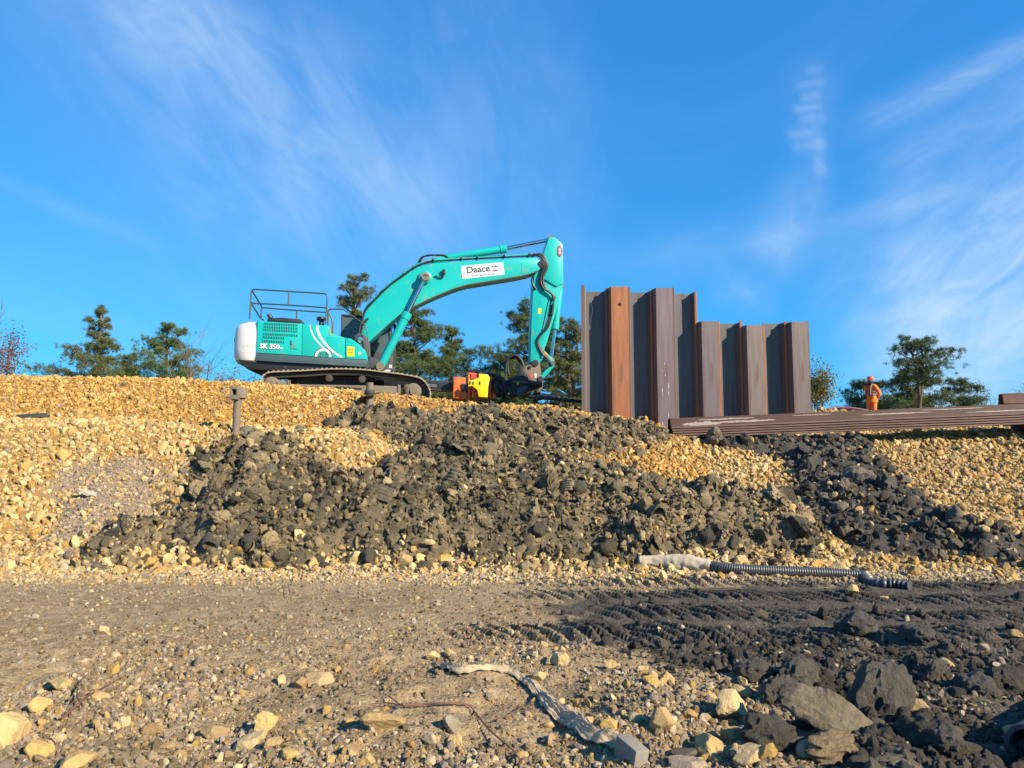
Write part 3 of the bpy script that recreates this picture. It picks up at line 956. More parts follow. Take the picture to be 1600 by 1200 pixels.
# ------------------------------------------------------------------ excavator
class Frame:
    """a vertical working plane: photo pixels become side-view coordinates of a machine"""
    def __init__(self, px, py, Y, yaw):
        self.O = P(px, py, Y); self.yaw = yaw
        self.e1 = np.array([math.cos(yaw), math.sin(yaw), 0]); self.e2 = np.array([-math.sin(yaw), math.cos(yaw), 0])

    def q(self, px, py, t=0.0):
        d = np.array(ray(px, py), float); c = np.array([0, 0, CAMZ]) - self.O
        k = (t - c @ self.e2) / (d @ self.e2)
        w = c + d * k
        return (float(w @ self.e1), t, float(w[2]))

    def poly(self, pts, t):
        return [self.q(a, b, t) for a, b in pts]

    def plate(self, pts, t0, t1, mb=None, mi=0):
        """outline as seen at depth offset t0, carried back to t1"""
        mb = mb or MB()
        A = self.poly(pts, t0)
        return mb.loft(A, [(s, t1, z) for s, _, z in A], mi)

    def line(self, pts, t, n=6):
        ts = t if isinstance(t, (list, tuple)) else [t] * len(pts)
        return catmull([self.q(a, b, tt) for (a, b), tt in zip(pts, ts)], n)


def text_mesh(name, body, size, mat, depth=.004, bold=0.0, align='LEFT'):
    cu = bpy.data.curves.new(name, 'FONT'); cu.body = body; cu.size = size; cu.extrude = depth; cu.offset = bold; cu.align_x = align
    cu.resolution_u = 3
    o = bpy.data.objects.new(name, cu); COL.objects.link(o)
    bpy.context.view_layer.update()
    me = bpy.data.meshes.new_from_object(o.evaluated_get(bpy.context.evaluated_depsgraph_get()))
    bpy.data.objects.remove(o); bpy.data.curves.remove(cu)
    me.materials.clear(); me.materials.append(mat); me.name = name
    return me


def put_text(name, body, a, b, mat, parent, width=None, bold=0.0, depth=.004):
    """lettering whose baseline runs from a to b (local side-view points)"""
    me = text_mesh(name, body, 1.0, mat, depth, bold)
    xs = [v.co.x for v in me.vertices]; x0, x1 = min(xs), max(xs)
    L = math.hypot(b[0] - a[0], b[2] - a[2]); k = L / (x1 - x0)
    ang = math.atan2(b[2] - a[2], b[0] - a[0])
    me.transform(Matrix.Translation((a[0], a[1], a[2])) @ Matrix.Rotation(-ang, 4, 'Y') @ Matrix.Rotation(R(90), 4, 'X') @ Matrix.Diagonal((k, k, 1, 1)) @ Matrix.Translation((-x0, 0, 0)))
    me.update()
    return link_mesh(name, me, parent)


EX = Frame(520, 600, 21.3, R(8))
exc = empty('excavator', EX.O, EX.yaw, 'turquoise tracked excavator with white counterweight reaching over the gravel embankment', 'excavator')
TN = -1.52                                   # near side of the body
q = EX.q

# engine housing, panels
EX.plate([(400, 502), (474, 505.5), (540, 528), (540, 561), (399, 556)], TN + .03, 1.5).build('engine_house', TEALD, exc, bevel=.03)
pan = EX.plate([(402.5, 501.5), (471.8, 505.8), (471.2, 555.3), (399.8, 551)], TN, TN + .06).build('engine_panel', TEAL, exc, bevel=.012)
mb = MB()
rows = [((413, 506), (464, 508.5), 20), ((413, 511), (464, 513.5), 20), ((412.6, 515.5), (464, 518.3), 20), ((412, 522), (463.5, 524.5), 20), ((411.6, 527), (443, 528.6), 13), ((411, 533), (443, 534.8), 13)]
for (a0, b0), (a1, b1), nn in rows:
    for i in range(nn):
        u = i / (nn - 1); A = Vector(q(a0 + (a1 - a0) * u, b0 + (b1 - b0) * u, TN))
        mb.box(A + Vector((0, -.002, 0)), (.020, .012, .062))
tag(mb.build('grille_slot', BLACKP, pan, smooth=0), kind='stuff')
ld = EX.plate([(454, 530), (466, 531), (466, 546), (454, 545)], TN - .012, TN).build('lock_flap', TEALD, pan, bevel=.006)
MB().box(q(455.6, 535, TN - .02), (.05, .02, .10)).build('flap_latch', CHROME, pan, bevel=.006)
EX.plate([(472.4, 505.6), (513.8, 509), (508.6, 558.6), (471.8, 555.4)], TN, TN + .06).build('pump_panel', TEAL, exc, bevel=.012)
EX.plate([(509.4, 525), (539, 527.6), (539.2, 560.2), (509.2, 558.6)], TN, TN + .5).build('tool_box_lid', TEAL, exc, bevel=.012)
EX.plate([(540, 527.8), (548.5, 529), (560, 537), (571, 548), (573.2, 561.8), (540.2, 560.4)], TN, -.62).build('front_box', TEAL, exc, bevel=.02)
EX.plate([(511, 509), (515, 510), (517.4, 517), (516, 525), (510, 525)], TN + .02, TN + .75).build('fuel_filler_cover', TEALD, exc, bevel=.04)
for pts, r0, r1 in ((((484.5, 508), (486, 516), (493, 530), (507, 545)), .014, .020), (((496.5, 509), (496, 515), (502, 529), (512, 541), (524, 552), (534, 557.6)), .040, .020)):
    ln = EX.line(pts, TN - .004, 8); m_ = MB(); n_ = len(ln)
    for i in range(n_ - 1):
        w0 = r0 + (r1 - r0) * i / n_; a, c = Vector(ln[i]), Vector(ln[i + 1]); nr = Vector((-(c - a).z, 0, (c - a).x)).normalized() * w0
        o_ = Vector((0, -.002, 0))
        m_.add([a - nr + o_, c - nr + o_, c + nr + o_, a + nr + o_], [(0, 1, 2, 3)])
    m_.build('swoosh_stripe', WHITE, exc, smooth=0)
# globe emblem
gc = Vector(q(505.0, 557.2, TN - .006)); rad = .225; m_ = MB()
arc = lambda r, k, n=24: gc + Vector((r * math.cos(math.pi * k / n), 0, r * math.sin(math.pi * k / n)))
for k in range(24):
    m_.add([arc(rad, k), arc(rad, k + 1), arc(rad * .74, k + 1), arc(rad * .74, k)], [(0, 1, 2, 3)], 0)
    m_.add([arc(rad * 1.12, k), arc(rad * 1.12, k + 1), arc(rad * 1.03, k + 1), arc(rad * 1.03, k)], [(0, 1, 2, 3)], 1)
    m_.add([arc(rad * .60, k), arc(rad * .60, k + 1), arc(rad * .53, k + 1), arc(rad * .53, k)], [(0, 1, 2, 3)], 1)
for xx in (-.3, 0, .3):
    m_.box(gc + Vector((xx * rad, 0, .24 * rad)), (.012, .003, .44 * rad), mi=1)
for zz in (.06, .3):
    m_.box(gc + Vector((0, 0, zz * rad)), (1.02 * rad, .003, .012), mi=1)
m_.build('globe_emblem', [WHITE, INK], exc, smooth=0)
put_text('model_lettering', 'SK 350', q(405.5, 544.0, TN - .006), q(437, 545.8, TN - .006), INK, exc, bold=.075)
put_text('model_lettering', 'SK 350', q(405.8, 543.8, TN - .014), q(436.6, 545.5, TN - .014), WHITE, exc, bold=.035)
put_text('model_lettering', 'LC', q(437.6, 545.4, TN - .012), q(442, 545.7, TN - .012), WHITE, exc, bold=.03)
sg = EX.plate([(542.2, 541), (553.6, 541.8), (553.4, 557.2), (542, 556.4)], TN - .008, TN).build('yellow_notice', YELLOW, exc, smooth=0)
put_text('notice_print', 'LIFTING', q(543.6, 547, TN - .011), q(552.2, 547.6, TN - .011), REDINK, sg)
put_text('notice_print', 'POINT', q(544.6, 551.4, TN - .011), q(551.2, 551.9, TN - .011), REDINK, sg)
EX.plate([(560, 550), (564.4, 550.4), (564.4, 554.2), (560, 553.8)], TN - .006, TN).build('white_sticker', WHITE, exc, smooth=0)
# skirt and turntable
EX.plate([(399.6, 551.5), (573.2, 562.4), (572.4, 573.4), (397.6, 563.4)], TN + .015, 1.48).build('side_skirt', SKIRT, exc, bevel=.02)
EX.plate([(371, 563), (398, 562), (572.4, 572.8), (570, 577.5), (430, 579.5), (386, 577)], TN + .12, 1.4).build('under_frame', BLACKP, exc, bevel=.04)
sl = Vector(q(520, 580, 0))
MB().lathe([(1.0, -.22), (1.02, -.1), (.86, -.1), (.86, .22)], sl, n=36).build('slewing_ring', CHAIN, exc)
# counterweight: rounded tail drawn in plan and rounded towards its top and bottom
zt = q(384, 500.2, TN)[2]; zb_ = q(384, 563.5, TN)[2]; st = q(364.6, 540, -1.0)[0]; sf = q(400.6, 530, TN)[0]
ring_l = []
prof = [(0.0, .16), (.04, .05), (.12, .012), (.3, 0), (.62, .004), (.84, .035), (.93, .085), (1, .20)]
for u, ins in prof:
    z = zb_ + (zt - zb_) * u; ring = []
    half = 1.50 - ins * .5
    pl = [(sf, -half)]
    for k in range(9):
        a = math.pi / 2 * k / 8
        pl.append((st + ins + .50 - .50 * math.sin(a) + .05, -(half - .42) - .42 * math.cos(a)))
    for k in range(1, 6):
        y_ = -(half - .42) * (1 - k / 6 * 2)
        pl.append((st + ins + .05 - .12 * (1 - (y_ / (half - .4)) ** 2), y_))
    for k in range(9):
        a = math.pi / 2 * (8 - k) / 8
        pl.append((st + ins + .50 - .50 * math.sin(a) + .05, (half - .42) + .42 * math.cos(a)))
    pl.append((sf, half))
    ring_l.append([(s_, t_, z + .045 * (s_ - st) * (-1) * (1 if u > .5 else 1)) for s_, t_ in pl])
cw = MB().rings(ring_l).build('counterweight', WHITEP, exc, smooth=32)
MB().lathe([(.115, -.02), (.125, .012), (.10, .02), (.085, -.01)], Vector(q(377.5, 519, -1.30)) + Vector((-.02, -.02, 0)), axis=(-.72, -.69, .05), n=22).build('lifting_recess', DGREY, cw)
MB().box(Vector(q(370.2, 531.5, -1.16)) + Vector((-.03, 0, 0)), (.07, .07, .11), Matrix.Rotation(R(40), 3, 'Z')).build('tail_reflector', REDINK, cw, bevel=.008)
# hood, exhaust, pre-cleaner
hood = EX.plate([(417, 503), (418, 497.2), (440, 496), (470, 499), (474.4, 503), (474, 506)], TN + .25, .9).build('engine_hood', BLACKP, exc, bevel=.03)
mb = MB()
for i in range(9):
    mb.box(Vector(q(430 + i * 3.6, 499.6 + i * .22, TN + .25)) + Vector((0, -.004, 0)), (.035, .012, .035))
tag(mb.build('hood_slot', DGREY, hood, smooth=0), kind='stuff')
MB().tube([q(423, 497, -.9), q(421.5, 493.5, -.9), q(419.6, 491, -.9)], [.07, .07, .062], 14).build('exhaust_pipe', DGREY, exc)
pc = Vector(q(501.5, 500, -.9))
MB().lathe([(.05, -.2), (.05, -.03), (.10, -.02), (.125, .01), (.125, .05), (.10, .085), (.02, .10)], pc, n=22).build('pre_cleaner', BLACKP, exc)
MB().lathe([(.075, -.05), (.075, .11)], Vector(q(502.5, 506, -.8)), n=14).build('air_intake', DGREY, exc)
# handrails
def rail(paths, t, name='handrail', r=.021, mat=RAILG):
    m_ = MB()
    for p_ in paths:
        tt = t
        if isinstance(p_, tuple): p_, tt = p_
        m_.tube(EX.line(p_, tt, 5), r, 8)
    return m_.build(name, mat, exc)
rail([[(390, 499), (391.5, 475), (392.3, 459), (394, 453.8), (398, 452.2), (403, 452.4), (455, 455.5), (503, 458.6), (509.5, 460), (511.4, 464), (510.6, 482), (508.6, 507)],
      [(392, 470), (397, 474), (420, 475), (470, 478), (511, 481.2)], [(451.3, 455.6), (450.6, 476.4)]], TN + .12)
rail([([(393.6, 454), (401, 466), (408.6, 479), (408.5, 486), (407.4, 499)], [TN + .12, -.9, -.4, -.4, -.4]),
      ([(391.6, 473), (400, 486), (407.2, 497), (412, 500)], [TN + .12, -.8, -.4, -.4]),
      ([(407.8, 486), (409, 482), (414, 481), (455, 484.5), (510, 488.2)], -.4), ([(464, 485), (463.4, 499)], -.4)], TN)
rail([[(512.4, 508), (512.8, 489), (514, 484.6), (519, 483), (536, 483.4)], [(512, 489), (516, 493), (519, 500), (519.6, 512), (518.8, 526)]], TN + .2)
rail([[(536, 483.4), (548, 492), (560, 500), (568, 505), (572.4, 512), (575, 530), (577, 552)]], -.72, 'grab_rail', .014)
# cab on the far side, seen behind the boom foot
cab = []
ct0, ct1 = .50, 1.48
fr = MB()
for p_ in ([(533, 491), (536, 490.6), (535.6, 574), (532.4, 574)], [(533, 490.8), (600, 496), (600, 499), (533, 494)], [(600, 496), (619, 507.4), (617, 510), (600, 500)],
           [(615, 507), (619, 507.4), (617.6, 578), (614, 578)], [(576, 548), (617, 556), (617, 580), (574, 576)], [(533, 548), (577, 548), (575, 574), (533, 574)],
           [(606.4, 504), (609.6, 504), (614.5, 556), (611, 556)]):
    EX.plate(p_, ct0, ct0 + .07, fr)
    EX.plate([(a, b_) for a, b_ in p_], ct1 - .07, ct1, fr)
EX.plate([(533, 490.8), (600, 496), (600, 499), (533, 494)], ct0, ct1, fr)
EX.plate([(533, 492), (535.4, 492), (535.2, 574), (532.6, 574)], ct0, ct1, fr)
EX.plate([(574, 570), (617.4, 573), (617.4, 580), (573, 577)], ct0 - .9, ct1, fr)
cabf = fr.build('cab_frame', DGREY, exc, bevel=.008)
EX.plate([(536, 494), (600, 499), (608, 504.5), (613, 556), (577, 548), (536, 548)], ct0 + .03, ct0 + .04).build('window_pane', GLASSM, exc, smooth=0)
EX.plate([(536, 494), (600, 499), (613, 508), (613, 556), (577, 548), (536, 548)], ct1 - .05, ct1 - .04).build('window_pane', GLASSM, exc, smooth=0)
A = EX.poly([(600, 498), (617, 509), (616, 556)], ct0 + .06); Bq = [(s_, ct1 - .08, z_) for s_, _, z_ in A]
MB().add(A + Bq, [(0, 1, 4, 3), (1, 2, 5, 4)]).build('window_pane', GLASSM, exc, smooth=0)
m_ = MB(); EX.plate([(588, 552), (600, 553), (600, 558), (587, 558)], .75, 1.2, m_); EX.plate([(586, 534), (590, 534), (592, 556), (587, 556)], .75, 1.2, m_)
m_.build('operator_seat', BLACKP, exc, bevel=.05)
EX.plate([(608, 570), (612.4, 570.2), (612.2, 575), (607.8, 574.8)], ct0 - .91, ct0 - .895).build('white_sticker', WHITE, exc, smooth=0)
EX.plate([(597, 577.4), (610, 578), (610, 580.4), (597, 580)], ct0 - .93, ct0 - .90).build('white_sticker', WHITE, exc, smooth=0)
# boom
boom_o = [(558.6, 526), (560.2, 515), (569, 487), (580.5, 475), (607, 448.4), (630, 431.4), (646, 421), (660, 414.4), (676, 411), (720, 408), (787, 404.4), (836, 402), (845, 407), (848, 415),
          (842, 422.5), (826, 428), (810, 431.5), (765, 438.8), (731, 444.4), (713, 449.5), (697.5, 455.5), (684, 461), (670.5, 467), (648, 478), (630, 487), (607, 506.5), (586, 526), (577, 534), (566, 535)]
boom = EX.plate(boom_o, -.36, .36).build('boom', TEAL, exc, bevel=.03)
for t_ in (-.367, .36):
    EX.plate([(841, 423), (826, 427.6), (810, 431), (765, 438.4), (731, 444), (713, 449), (697.5, 455), (684, 460.5), (670.5, 466.5), (648, 477.5), (630, 486.5), (607, 506), (586, 525.4), (586, 526.6), (607, 507.5), (630, 488), (648, 479.2),
              (670.5, 468.2), (684, 462.2), (697.5, 456.6), (713, 450.6), (731, 445.6), (765, 440), (810, 432.8), (826, 429.2), (841, 424.6)], t_ - .02, t_ + .03).build('bottom_flange', DGREY, exc, smooth=0)
EX.plate([(815.4, 411), (816.2, 411), (815.8, 427), (815, 427)], -.368, -.35).build('weld_seam', TEALD, boom, smooth=0)
for t_ in (-.56, .40):
    EX.plate([(553, 524), (560, 520), (572, 525), (578, 536), (579, 562), (574, 574), (566, 556), (556, 541)], t_, t_ + .16).build('boom_bracket', DGREY, exc, bevel=.02)
EX.plate([(577, 556), (601, 566), (603, 577), (574, 575)], -.6, .45).build('boom_foot_deck', DGREY, exc, bevel=.02)
MB().cyl(q(563, 531, -.62), q(563, 531, .62), .085, 20).build('boom_foot_pin', CHROME, exc, bevel=.01)
MB().lathe([(.19, -.02), (.19, .02), (.14, .05), (.10, .05), (.10, .08), (.02, .085)], q(664.6, 433, -.43), axis=(0, -1, 0), n=26).build('cylinder_boss', TEALD, exc)
MB().cyl(q(664.6, 433, -.66), q(664.6, 433, .66), .085, 20).build('cylinder_pin', DGREY, exc, bevel=.01)
# cylinders
def ram(a, m, b, t, rb, rr, nm):
    A, Mm, B_ = Vector(q(*a, t)), Vector(q(*m, t)), Vector(q(*b, t)); d = (B_ - A).normalized()
    o = MB().tube([A, A + d * .05, Mm - d * .22, Mm - d * .2, Mm - d * .02, Mm], [rb * .9, rb, rb, rb * 1.16, rb * 1.16, rb * 1.0], 20).build(nm, TEAL, exc)
    MB().cyl(Mm - d * .05, B_, rr, 18).build('piston_rod', CHROME, o)
    MB().cyl(A - Vector((0, rb * 1.05, 0)), A + Vector((0, rb * 1.05, 0)), rb * 1.0, 20).build('base_eye', MUDSTEEL, o)
    MB().cyl(B_ - Vector((0, rb, 0)), B_ + Vector((0, rb, 0)), rb * .95, 20).build('rod_eye', MUDSTEEL, o)
    return o
ram((594.5, 573), (637, 489), (664.6, 433.4), -.54, .125, .06, 'boom_cylinder')
ram((594.5, 573), (637, 489), (664.6, 433.4), .54, .125, .06, 'boom_cylinder')
ram((686, 405), (791, 388.4), (860.6, 374.2), 0.0, .115, .06, 'arm_cylinder')
for t_ in (-.22, .16):
    EX.plate([(676, 412), (680, 402), (688, 400.5), (697, 404), (704, 411)], t_, t_ + .06).build('cylinder_lug', TEAL, boom, bevel=.01)
# arm (stick)
arm_o = [(848, 401), (855, 383), (857.4, 373), (861, 370), (866.6, 370.6), (872, 375), (878, 381.4), (880, 400), (880.4, 443), (876, 458), (871, 478), (864, 503), (855.6, 532), (848.6, 552), (843.4, 567.4),
         (836, 569), (829, 566), (829.4, 540), (830, 517), (832, 470), (832.8, 450), (834.6, 430), (840, 424), (846, 416)]
arm = EX.plate(arm_o, -.25, .25).build('arm', TEAL, exc, bevel=.025)
EX.plate([(848, 401), (857.4, 372), (872, 375), (879, 381.6), (880.6, 443), (870, 448), (850, 436), (846.4, 418)], -.30, .30).build('arm_head_plate', TEAL, arm, bevel=.02)
m_ = MB()
m_.lathe([(.135, -.004), (.135, .006), (.11, .007)], (0, 0, 0), axis=(0, -1, 0), n=24); m_.lathe([(.105, -.004), (.105, .009), (.02, .0095)], (0, 0, 0), axis=(0, -1, 0), n=24, mi=1)
m_.v = [(x_ * .62 + q(874.4, 392.6, -.30)[0], y_ - .305, z_ * 1.35 + q(874.4, 392.6, -.30)[2]) for x_, y_, z_ in m_.v]
m_.build('oval_badge', [DGREY, REDINK], arm)
m_ = MB(); gx_, _, gz_ = q(874.4, 392.6, -.30); m_.box((gx_, -.317, gz_), (.045, .006, .16)); m_.build('badge_bar', WHITE, arm, smooth=0)
EX.plate([(841, 481.6), (846, 482), (845.6, 490.6), (840.6, 490.2)], -.258, -.24).build('yellow_sticker', YELLOW, arm, smooth=0)
MB().cyl(q(847, 413, -.40), q(847, 413, .40), .13, 22).build('arm_pivot', DGREY, exc, bevel=.015)
for t_ in (-.20, .13):
    EX.plate([(868, 443), (873, 440), (880, 444), (878, 451), (870, 451)], t_, t_ + .07).build('bucket_cylinder_lug', TEALD, arm, bevel=.01)
ram((875.4, 446), (867, 515.4), (860.8, 563), 0.0, .105, .055, 'bucket_cylinder')
for t_ in (-.30, .25):
    EX.plate([(860, 564), (864, 561.6), (868, 566), (866, 572), (854, 587), (848, 592), (845, 587), (851, 580)], t_, t_ + .06).build('tipping_link', TEAL, exc, bevel=.015)
    EX.plate([(843, 546), (848, 545), (863, 560), (866, 567), (862, 569), (850, 558)], t_ + .07, t_ + .12).build('guide_link', TEALD, exc, bevel=.012)
MB().cyl(q(864, 567, -.38), q(864, 567, .38), .07, 18).build('link_pin', CHROME, exc)
m_ = MB()
hb = [(817, 573), (824, 571), (836, 567), (843, 567.4), (845, 577), (846.4, 592), (849, 597), (848, 606), (842, 613), (832, 613), (825, 603), (826, 592)]
EX.plate(hb, -.33, -.25, m_); EX.plate(hb, .25, .33, m_)
EX.plate([(820, 580), (828, 578), (840, 600), (836, 608), (826, 600)], -.25, .25, m_)
hit_ = m_.build('quick_hitch', MUDSTEEL, exc, bevel=.012)
for (a_, b_), rr_p in (((836.4, 567.4), .105), ((828, 573.6), .05), ((844.6, 592.4), .09), ((839, 608), .07)):
    MB().cyl(q(a_, b_, -.38), q(a_, b_, .38), rr_p, 20).build('hitch_pin', DGREY, hit_, bevel=.01)
EX.plate([(827, 585), (832, 584), (832.4, 590), (827.4, 591)], -.345, -.33).build('red_sticker', REDINK, hit_, smooth=0)
EX.plate([(835, 583.6), (838, 583.4), (838.4, 590), (835.4, 590)], -.345, -.33).build('white_sticker', WHITE, hit_, smooth=0)
# hoses and pipes on boom and arm
def hose(pts, t, r=.024, name='hydraulic_hose', mat=None, n=6):
    return MB().tube(EX.line(pts, t, n), r, 8).build(name, mat or RUBBER, exc)
for k, (dy_, t_) in enumerate(((0, -.30), (-1.8, -.16), (-2.4, .14), (0.8, -.39))):
    hose([(565, 512 + dy_), (569.5, 488 + dy_), (581, 473 + dy_), (608, 446 + dy_), (631, 429 + dy_), (647, 418 + dy_), (661, 411.6 + dy_), (676, 408.4 + dy_)] + ([(720, 405.6 + dy_), (787, 402 + dy_), (828, 399.8 + dy_)] if k < 3 else []), t_, .026, 'boom_pipe', TEALD if k in (1, 2) else RUBBER)
hose([(655, 414), (660, 403), (668, 399), (680, 398.6), (694, 399.4), (700, 402)], -.12); hose([(652, 416), (657, 404), (666, 400), (684, 398.4), (706, 398.6)], .05)
for k in range(5):
    dx_ = k * 2.2
    hose([(822 + dx_ * .6, 401 - k * .5), (838 + dx_, 399.5 - k * .6), (847 + dx_ * .8, 404 + k), (850 + dx_ * .6, 414 + k), (845 + dx_ * .5, 428 + k), (843 + dx_ * .9, 440 + k * 1.2), (848 + dx_ * 1.1, 450 + k * 1.5), (858 + dx_ * .9, 455 + k * 1.8), (863 + dx_ * .4, 462 + k), (865 - k * .3, 476), (863 - k * .5, 492)], -.34 - .02 * (k % 2), .026)
hose([(833, 432), (831, 438), (833, 446), (838, 452)], -.30, .03)
for k in range(3):
    hose([(865 - k * 1.6, 476), (862 - k * 1.6, 494), (856 - k * 2, 512), (846 - k * 1.2, 523), (841 - k * .8, 533), (846 - k, 545 + k), (852 - k, 552 + k * 1.6), (858 - k, 561), (858, 572), (846 + k, 580)], -.30, .022)
for t_, dx_ in ((-.27, 0), (-.27, 2.6)):
    hose([(859 + dx_, 468), (856 + dx_, 480), (852 + dx_, 500), (848 + dx_, 516)], t_, .024, 'arm_pipe', TEALD)
MB().box(q(851, 553.4, -.33), (.11, .07, .08), Matrix.Rotation(R(-35), 3, 'Y')).build('hose_clamp', ORANGE, exc, bevel=.01)
m_ = MB()
for px_, py_ in ((585, 470), (605, 449.4), (630, 429.6), (645, 419.2), (676, 407.4), (720, 405), (745, 403.6), (787, 401), (826, 399), (834, 399)):
    A = Vector(q(px_, py_, -.2)); m_.box(A, (.05, .42, .05))
tag(m_.build('pipe_clamp', DGREY, exc, bevel=.006), kind='stuff')
m_ = MB(); m_.tube(EX.line([(692, 434), (686, 434), (683, 432), (679, 431)], -.40, 5), .02, 8); m_.box(q(693.6, 424.6, -.42), (.10, .10, .13)); m_.cyl(q(693, 426, -.4), q(692.6, 433, -.4), .03, 10)
m_.build('work_lamp', BLACKP, exc, bevel=.01)
hose([(565, 521), (566, 512), (570, 504), (575, 497)], -.42, .03); hose([(561, 523), (563, 508), (567, 498)], -.40, .03)
MB().box(q(569, 510.4, -.43), (.12, .06, .07), Matrix.Rotation(R(-40), 3, 'Y')).build('hose_fitting', CHROME, exc, bevel=.01)
# name sign on the boom
sgn = EX.plate([(720, 415.8), (786, 409.6), (788.2, 429), (722.4, 435.8)], -.372, -.355).build('name_sign', WHITE, exc, smooth=0)
put_text('sign_lettering', 'Daace', q(730, 426.8, -.376), q(766, 423.4, -.376), INK, sgn, bold=.022)
put_text('sign_lettering', 'www.daace.co.uk', q(736.6, 432.2, -.376), q(774, 428.8, -.376), GREYINK, sgn, bold=.02)
for (a_, b_, w_, mi_) in ((768, 415.2, 4, 0), (772.4, 414.9, 4.4, 1), (768.8, 422, 4, 0), (773, 421.5, 4.4, 1)):
    EX.plate([(a_, b_), (a_ + w_, b_ - .4), (a_ + w_ + .2, b_ + 2), (a_ + .2, b_ + 2.4)], -.376, -.373).build('sign_stripe', (REDINK, BLUEINK)[mi_], sgn, smooth=0)
# undercarriage
def track(t0, t1, nm):
    top = [(411, 598), (411, 590.5), (415, 585.6), (423, 582.4), (450, 581), (480, 579.6), (512, 577.6), (540, 577.4), (568, 578.4), (595, 581.4), (620, 584.4), (646, 588.6), (657, 592), (665, 599), (670, 608), (671.6, 617)]
    bot = [(668, 626), (655, 631), (600, 628), (500, 619), (430, 613), (416, 609)]
    c_ = [(s_, z_) for s_, _, z_ in EX.line(top + bot + [top[0]], -1.6, 8)]
    pts = np.array(c_); seg = np.linalg.norm(np.diff(pts, axis=0), axis=1); cum = np.concatenate([[0], np.cumsum(seg)]); Lt = cum[-1]
    nsh = 76; inner = []
    m_ = MB(); cen = pts[:-1].mean(0)
    k = np.linspace(0, Lt, 121)[:-1]
    X = np.interp(k, cum, pts[:, 0]); Z = np.interp(k, cum, pts[:, 1])
    dX = np.roll(X, -1) - np.roll(X, 1); dZ = np.roll(Z, -1) - np.roll(Z, 1); ln = np.hypot(dX, dZ); nx_, nz_ = dZ / ln, -dX / ln
    if np.mean((X - cen[0]) * nx_ + (Z - cen[1]) * nz_) > 0: nx_, nz_ = -nx_, -nz_     # inward
    rings = [[(X[i] + nx_[i] * a_, t_, Z[i] + nz_[i] * a_) for a_, t_ in ((.025, t0 + .14), (.025, t1 - .14), (.13, t1 - .14), (.13, t0 + .14))] for i in range(len(k))]
    rings.append(rings[0]); m_.rings(rings, caps=False)
    m_.build('track_chain', CHAIN, exc)
    w = Lt / nsh
    sm = MB(); sm.loft([(-.48 * w, t0, 0), (.48 * w, t0, 0), (.48 * w, t0, .03), (.20 * w, t0, .035), (.16 * w, t0, .06), (.02 * w, t0, .06), (-.02 * w, t0, .035), (-.48 * w, t0, .03)],
                       [(-.48 * w, t1, 0), (.48 * w, t1, 0), (.48 * w, t1, .03), (.20 * w, t1, .035), (.16 * w, t1, .06), (.02 * w, t1, .06), (-.02 * w, t1, .035), (-.48 * w, t1, .03)])
    sme = sm.mesh('track_shoe', TRACKSTEEL, smooth=30)
    for i in range(nsh):
        d0 = (i + .5) * w; x_ = np.interp(d0, cum, pts[:, 0]); z_ = np.interp(d0, cum, pts[:, 1])
        x2 = np.interp((d0 + .05) % Lt, cum, pts[:, 0]); z2 = np.interp((d0 + .05) % Lt, cum, pts[:, 1])
        o = link_mesh('track_shoe', sme, exc); o.location = (x_, 0, z_); o.rotation_euler = (0, -math.atan2(z2 - z_, x2 - x_), 0)
    f_ = MB(); EX.plate([(416, 600), (430, 595.6), (450, 595), (452, 600), (560, 602), (620, 603), (625, 602), (625, 622), (560, 622), (418, 611)], t0 + .12, t1 - .08, f_)
    fo = f_.build('track_frame', MUDSTEEL, exc, bevel=.02)
    for p_ in ([(476, 603.4), (494, 604.6), (496, 607.4), (480, 607)], [(526, 603.8), (566, 606.4), (564, 609), (522, 607)]):
        EX.plate(p_, t0 + .115, t0 + .12).build('frame_opening', BLACKP, fo, smooth=0)
    [EX.plate(p_, t0 + .09, t0 + .14).build('frame_rib', MUDSTEEL, fo) for p_ in ([(449, 593.6), (454, 594), (453.6, 603), (449.4, 602)], [(622, 601), (626, 601.4), (626, 616), (622, 615)])]
    c0 = q(646, 611, t0 + .12); c1 = q(424, 600, t0 + .12)
    for c_, r_, nm_ in ((c0, .225, 'idler_wheel'), (c1, .20, 'drive_sprocket')):
        MB().lathe([(r_ + .06, -.22), (r_ + .06, -.12), (r_, -.10), (r_, -.02), (r_ - .03, 0), (.11, .0), (.10, .035), (.03, .04)], (c_[0], t0 + .12, c_[2]), axis=(0, -1, 0), n=28).build(nm_, MUDSTEEL, exc)
    for p_ in ((514.6, 591), (566, 592.4)):
        c_ = q(*p_, t0 + .12); MB().lathe([(.07, -.3), (.07, -.04), (.098, -.03), (.098, .02), (.05, .03)], (c_[0], t0 + .12, c_[2]), axis=(0, -1, 0), n=20).build('carrier_roller', CHAIN, exc)
    for i in range(7):
        c_ = q(455 + i * 25, 617 + i * 1.5, t0 + .16); MB().cyl((c_[0], t0 + .1, c_[2]), (c_[0], t1 - .1, c_[2]), .10, 18).build('track_roller', CHAIN, exc)
track(-1.62, -1.02, 'near'); track(1.02, 1.62, 'far')
EX.plate([(470, 586), (560, 588), (580, 606), (450, 602)], -1.1, 1.1).build('car_body', CHAIN, exc, bevel=.05)

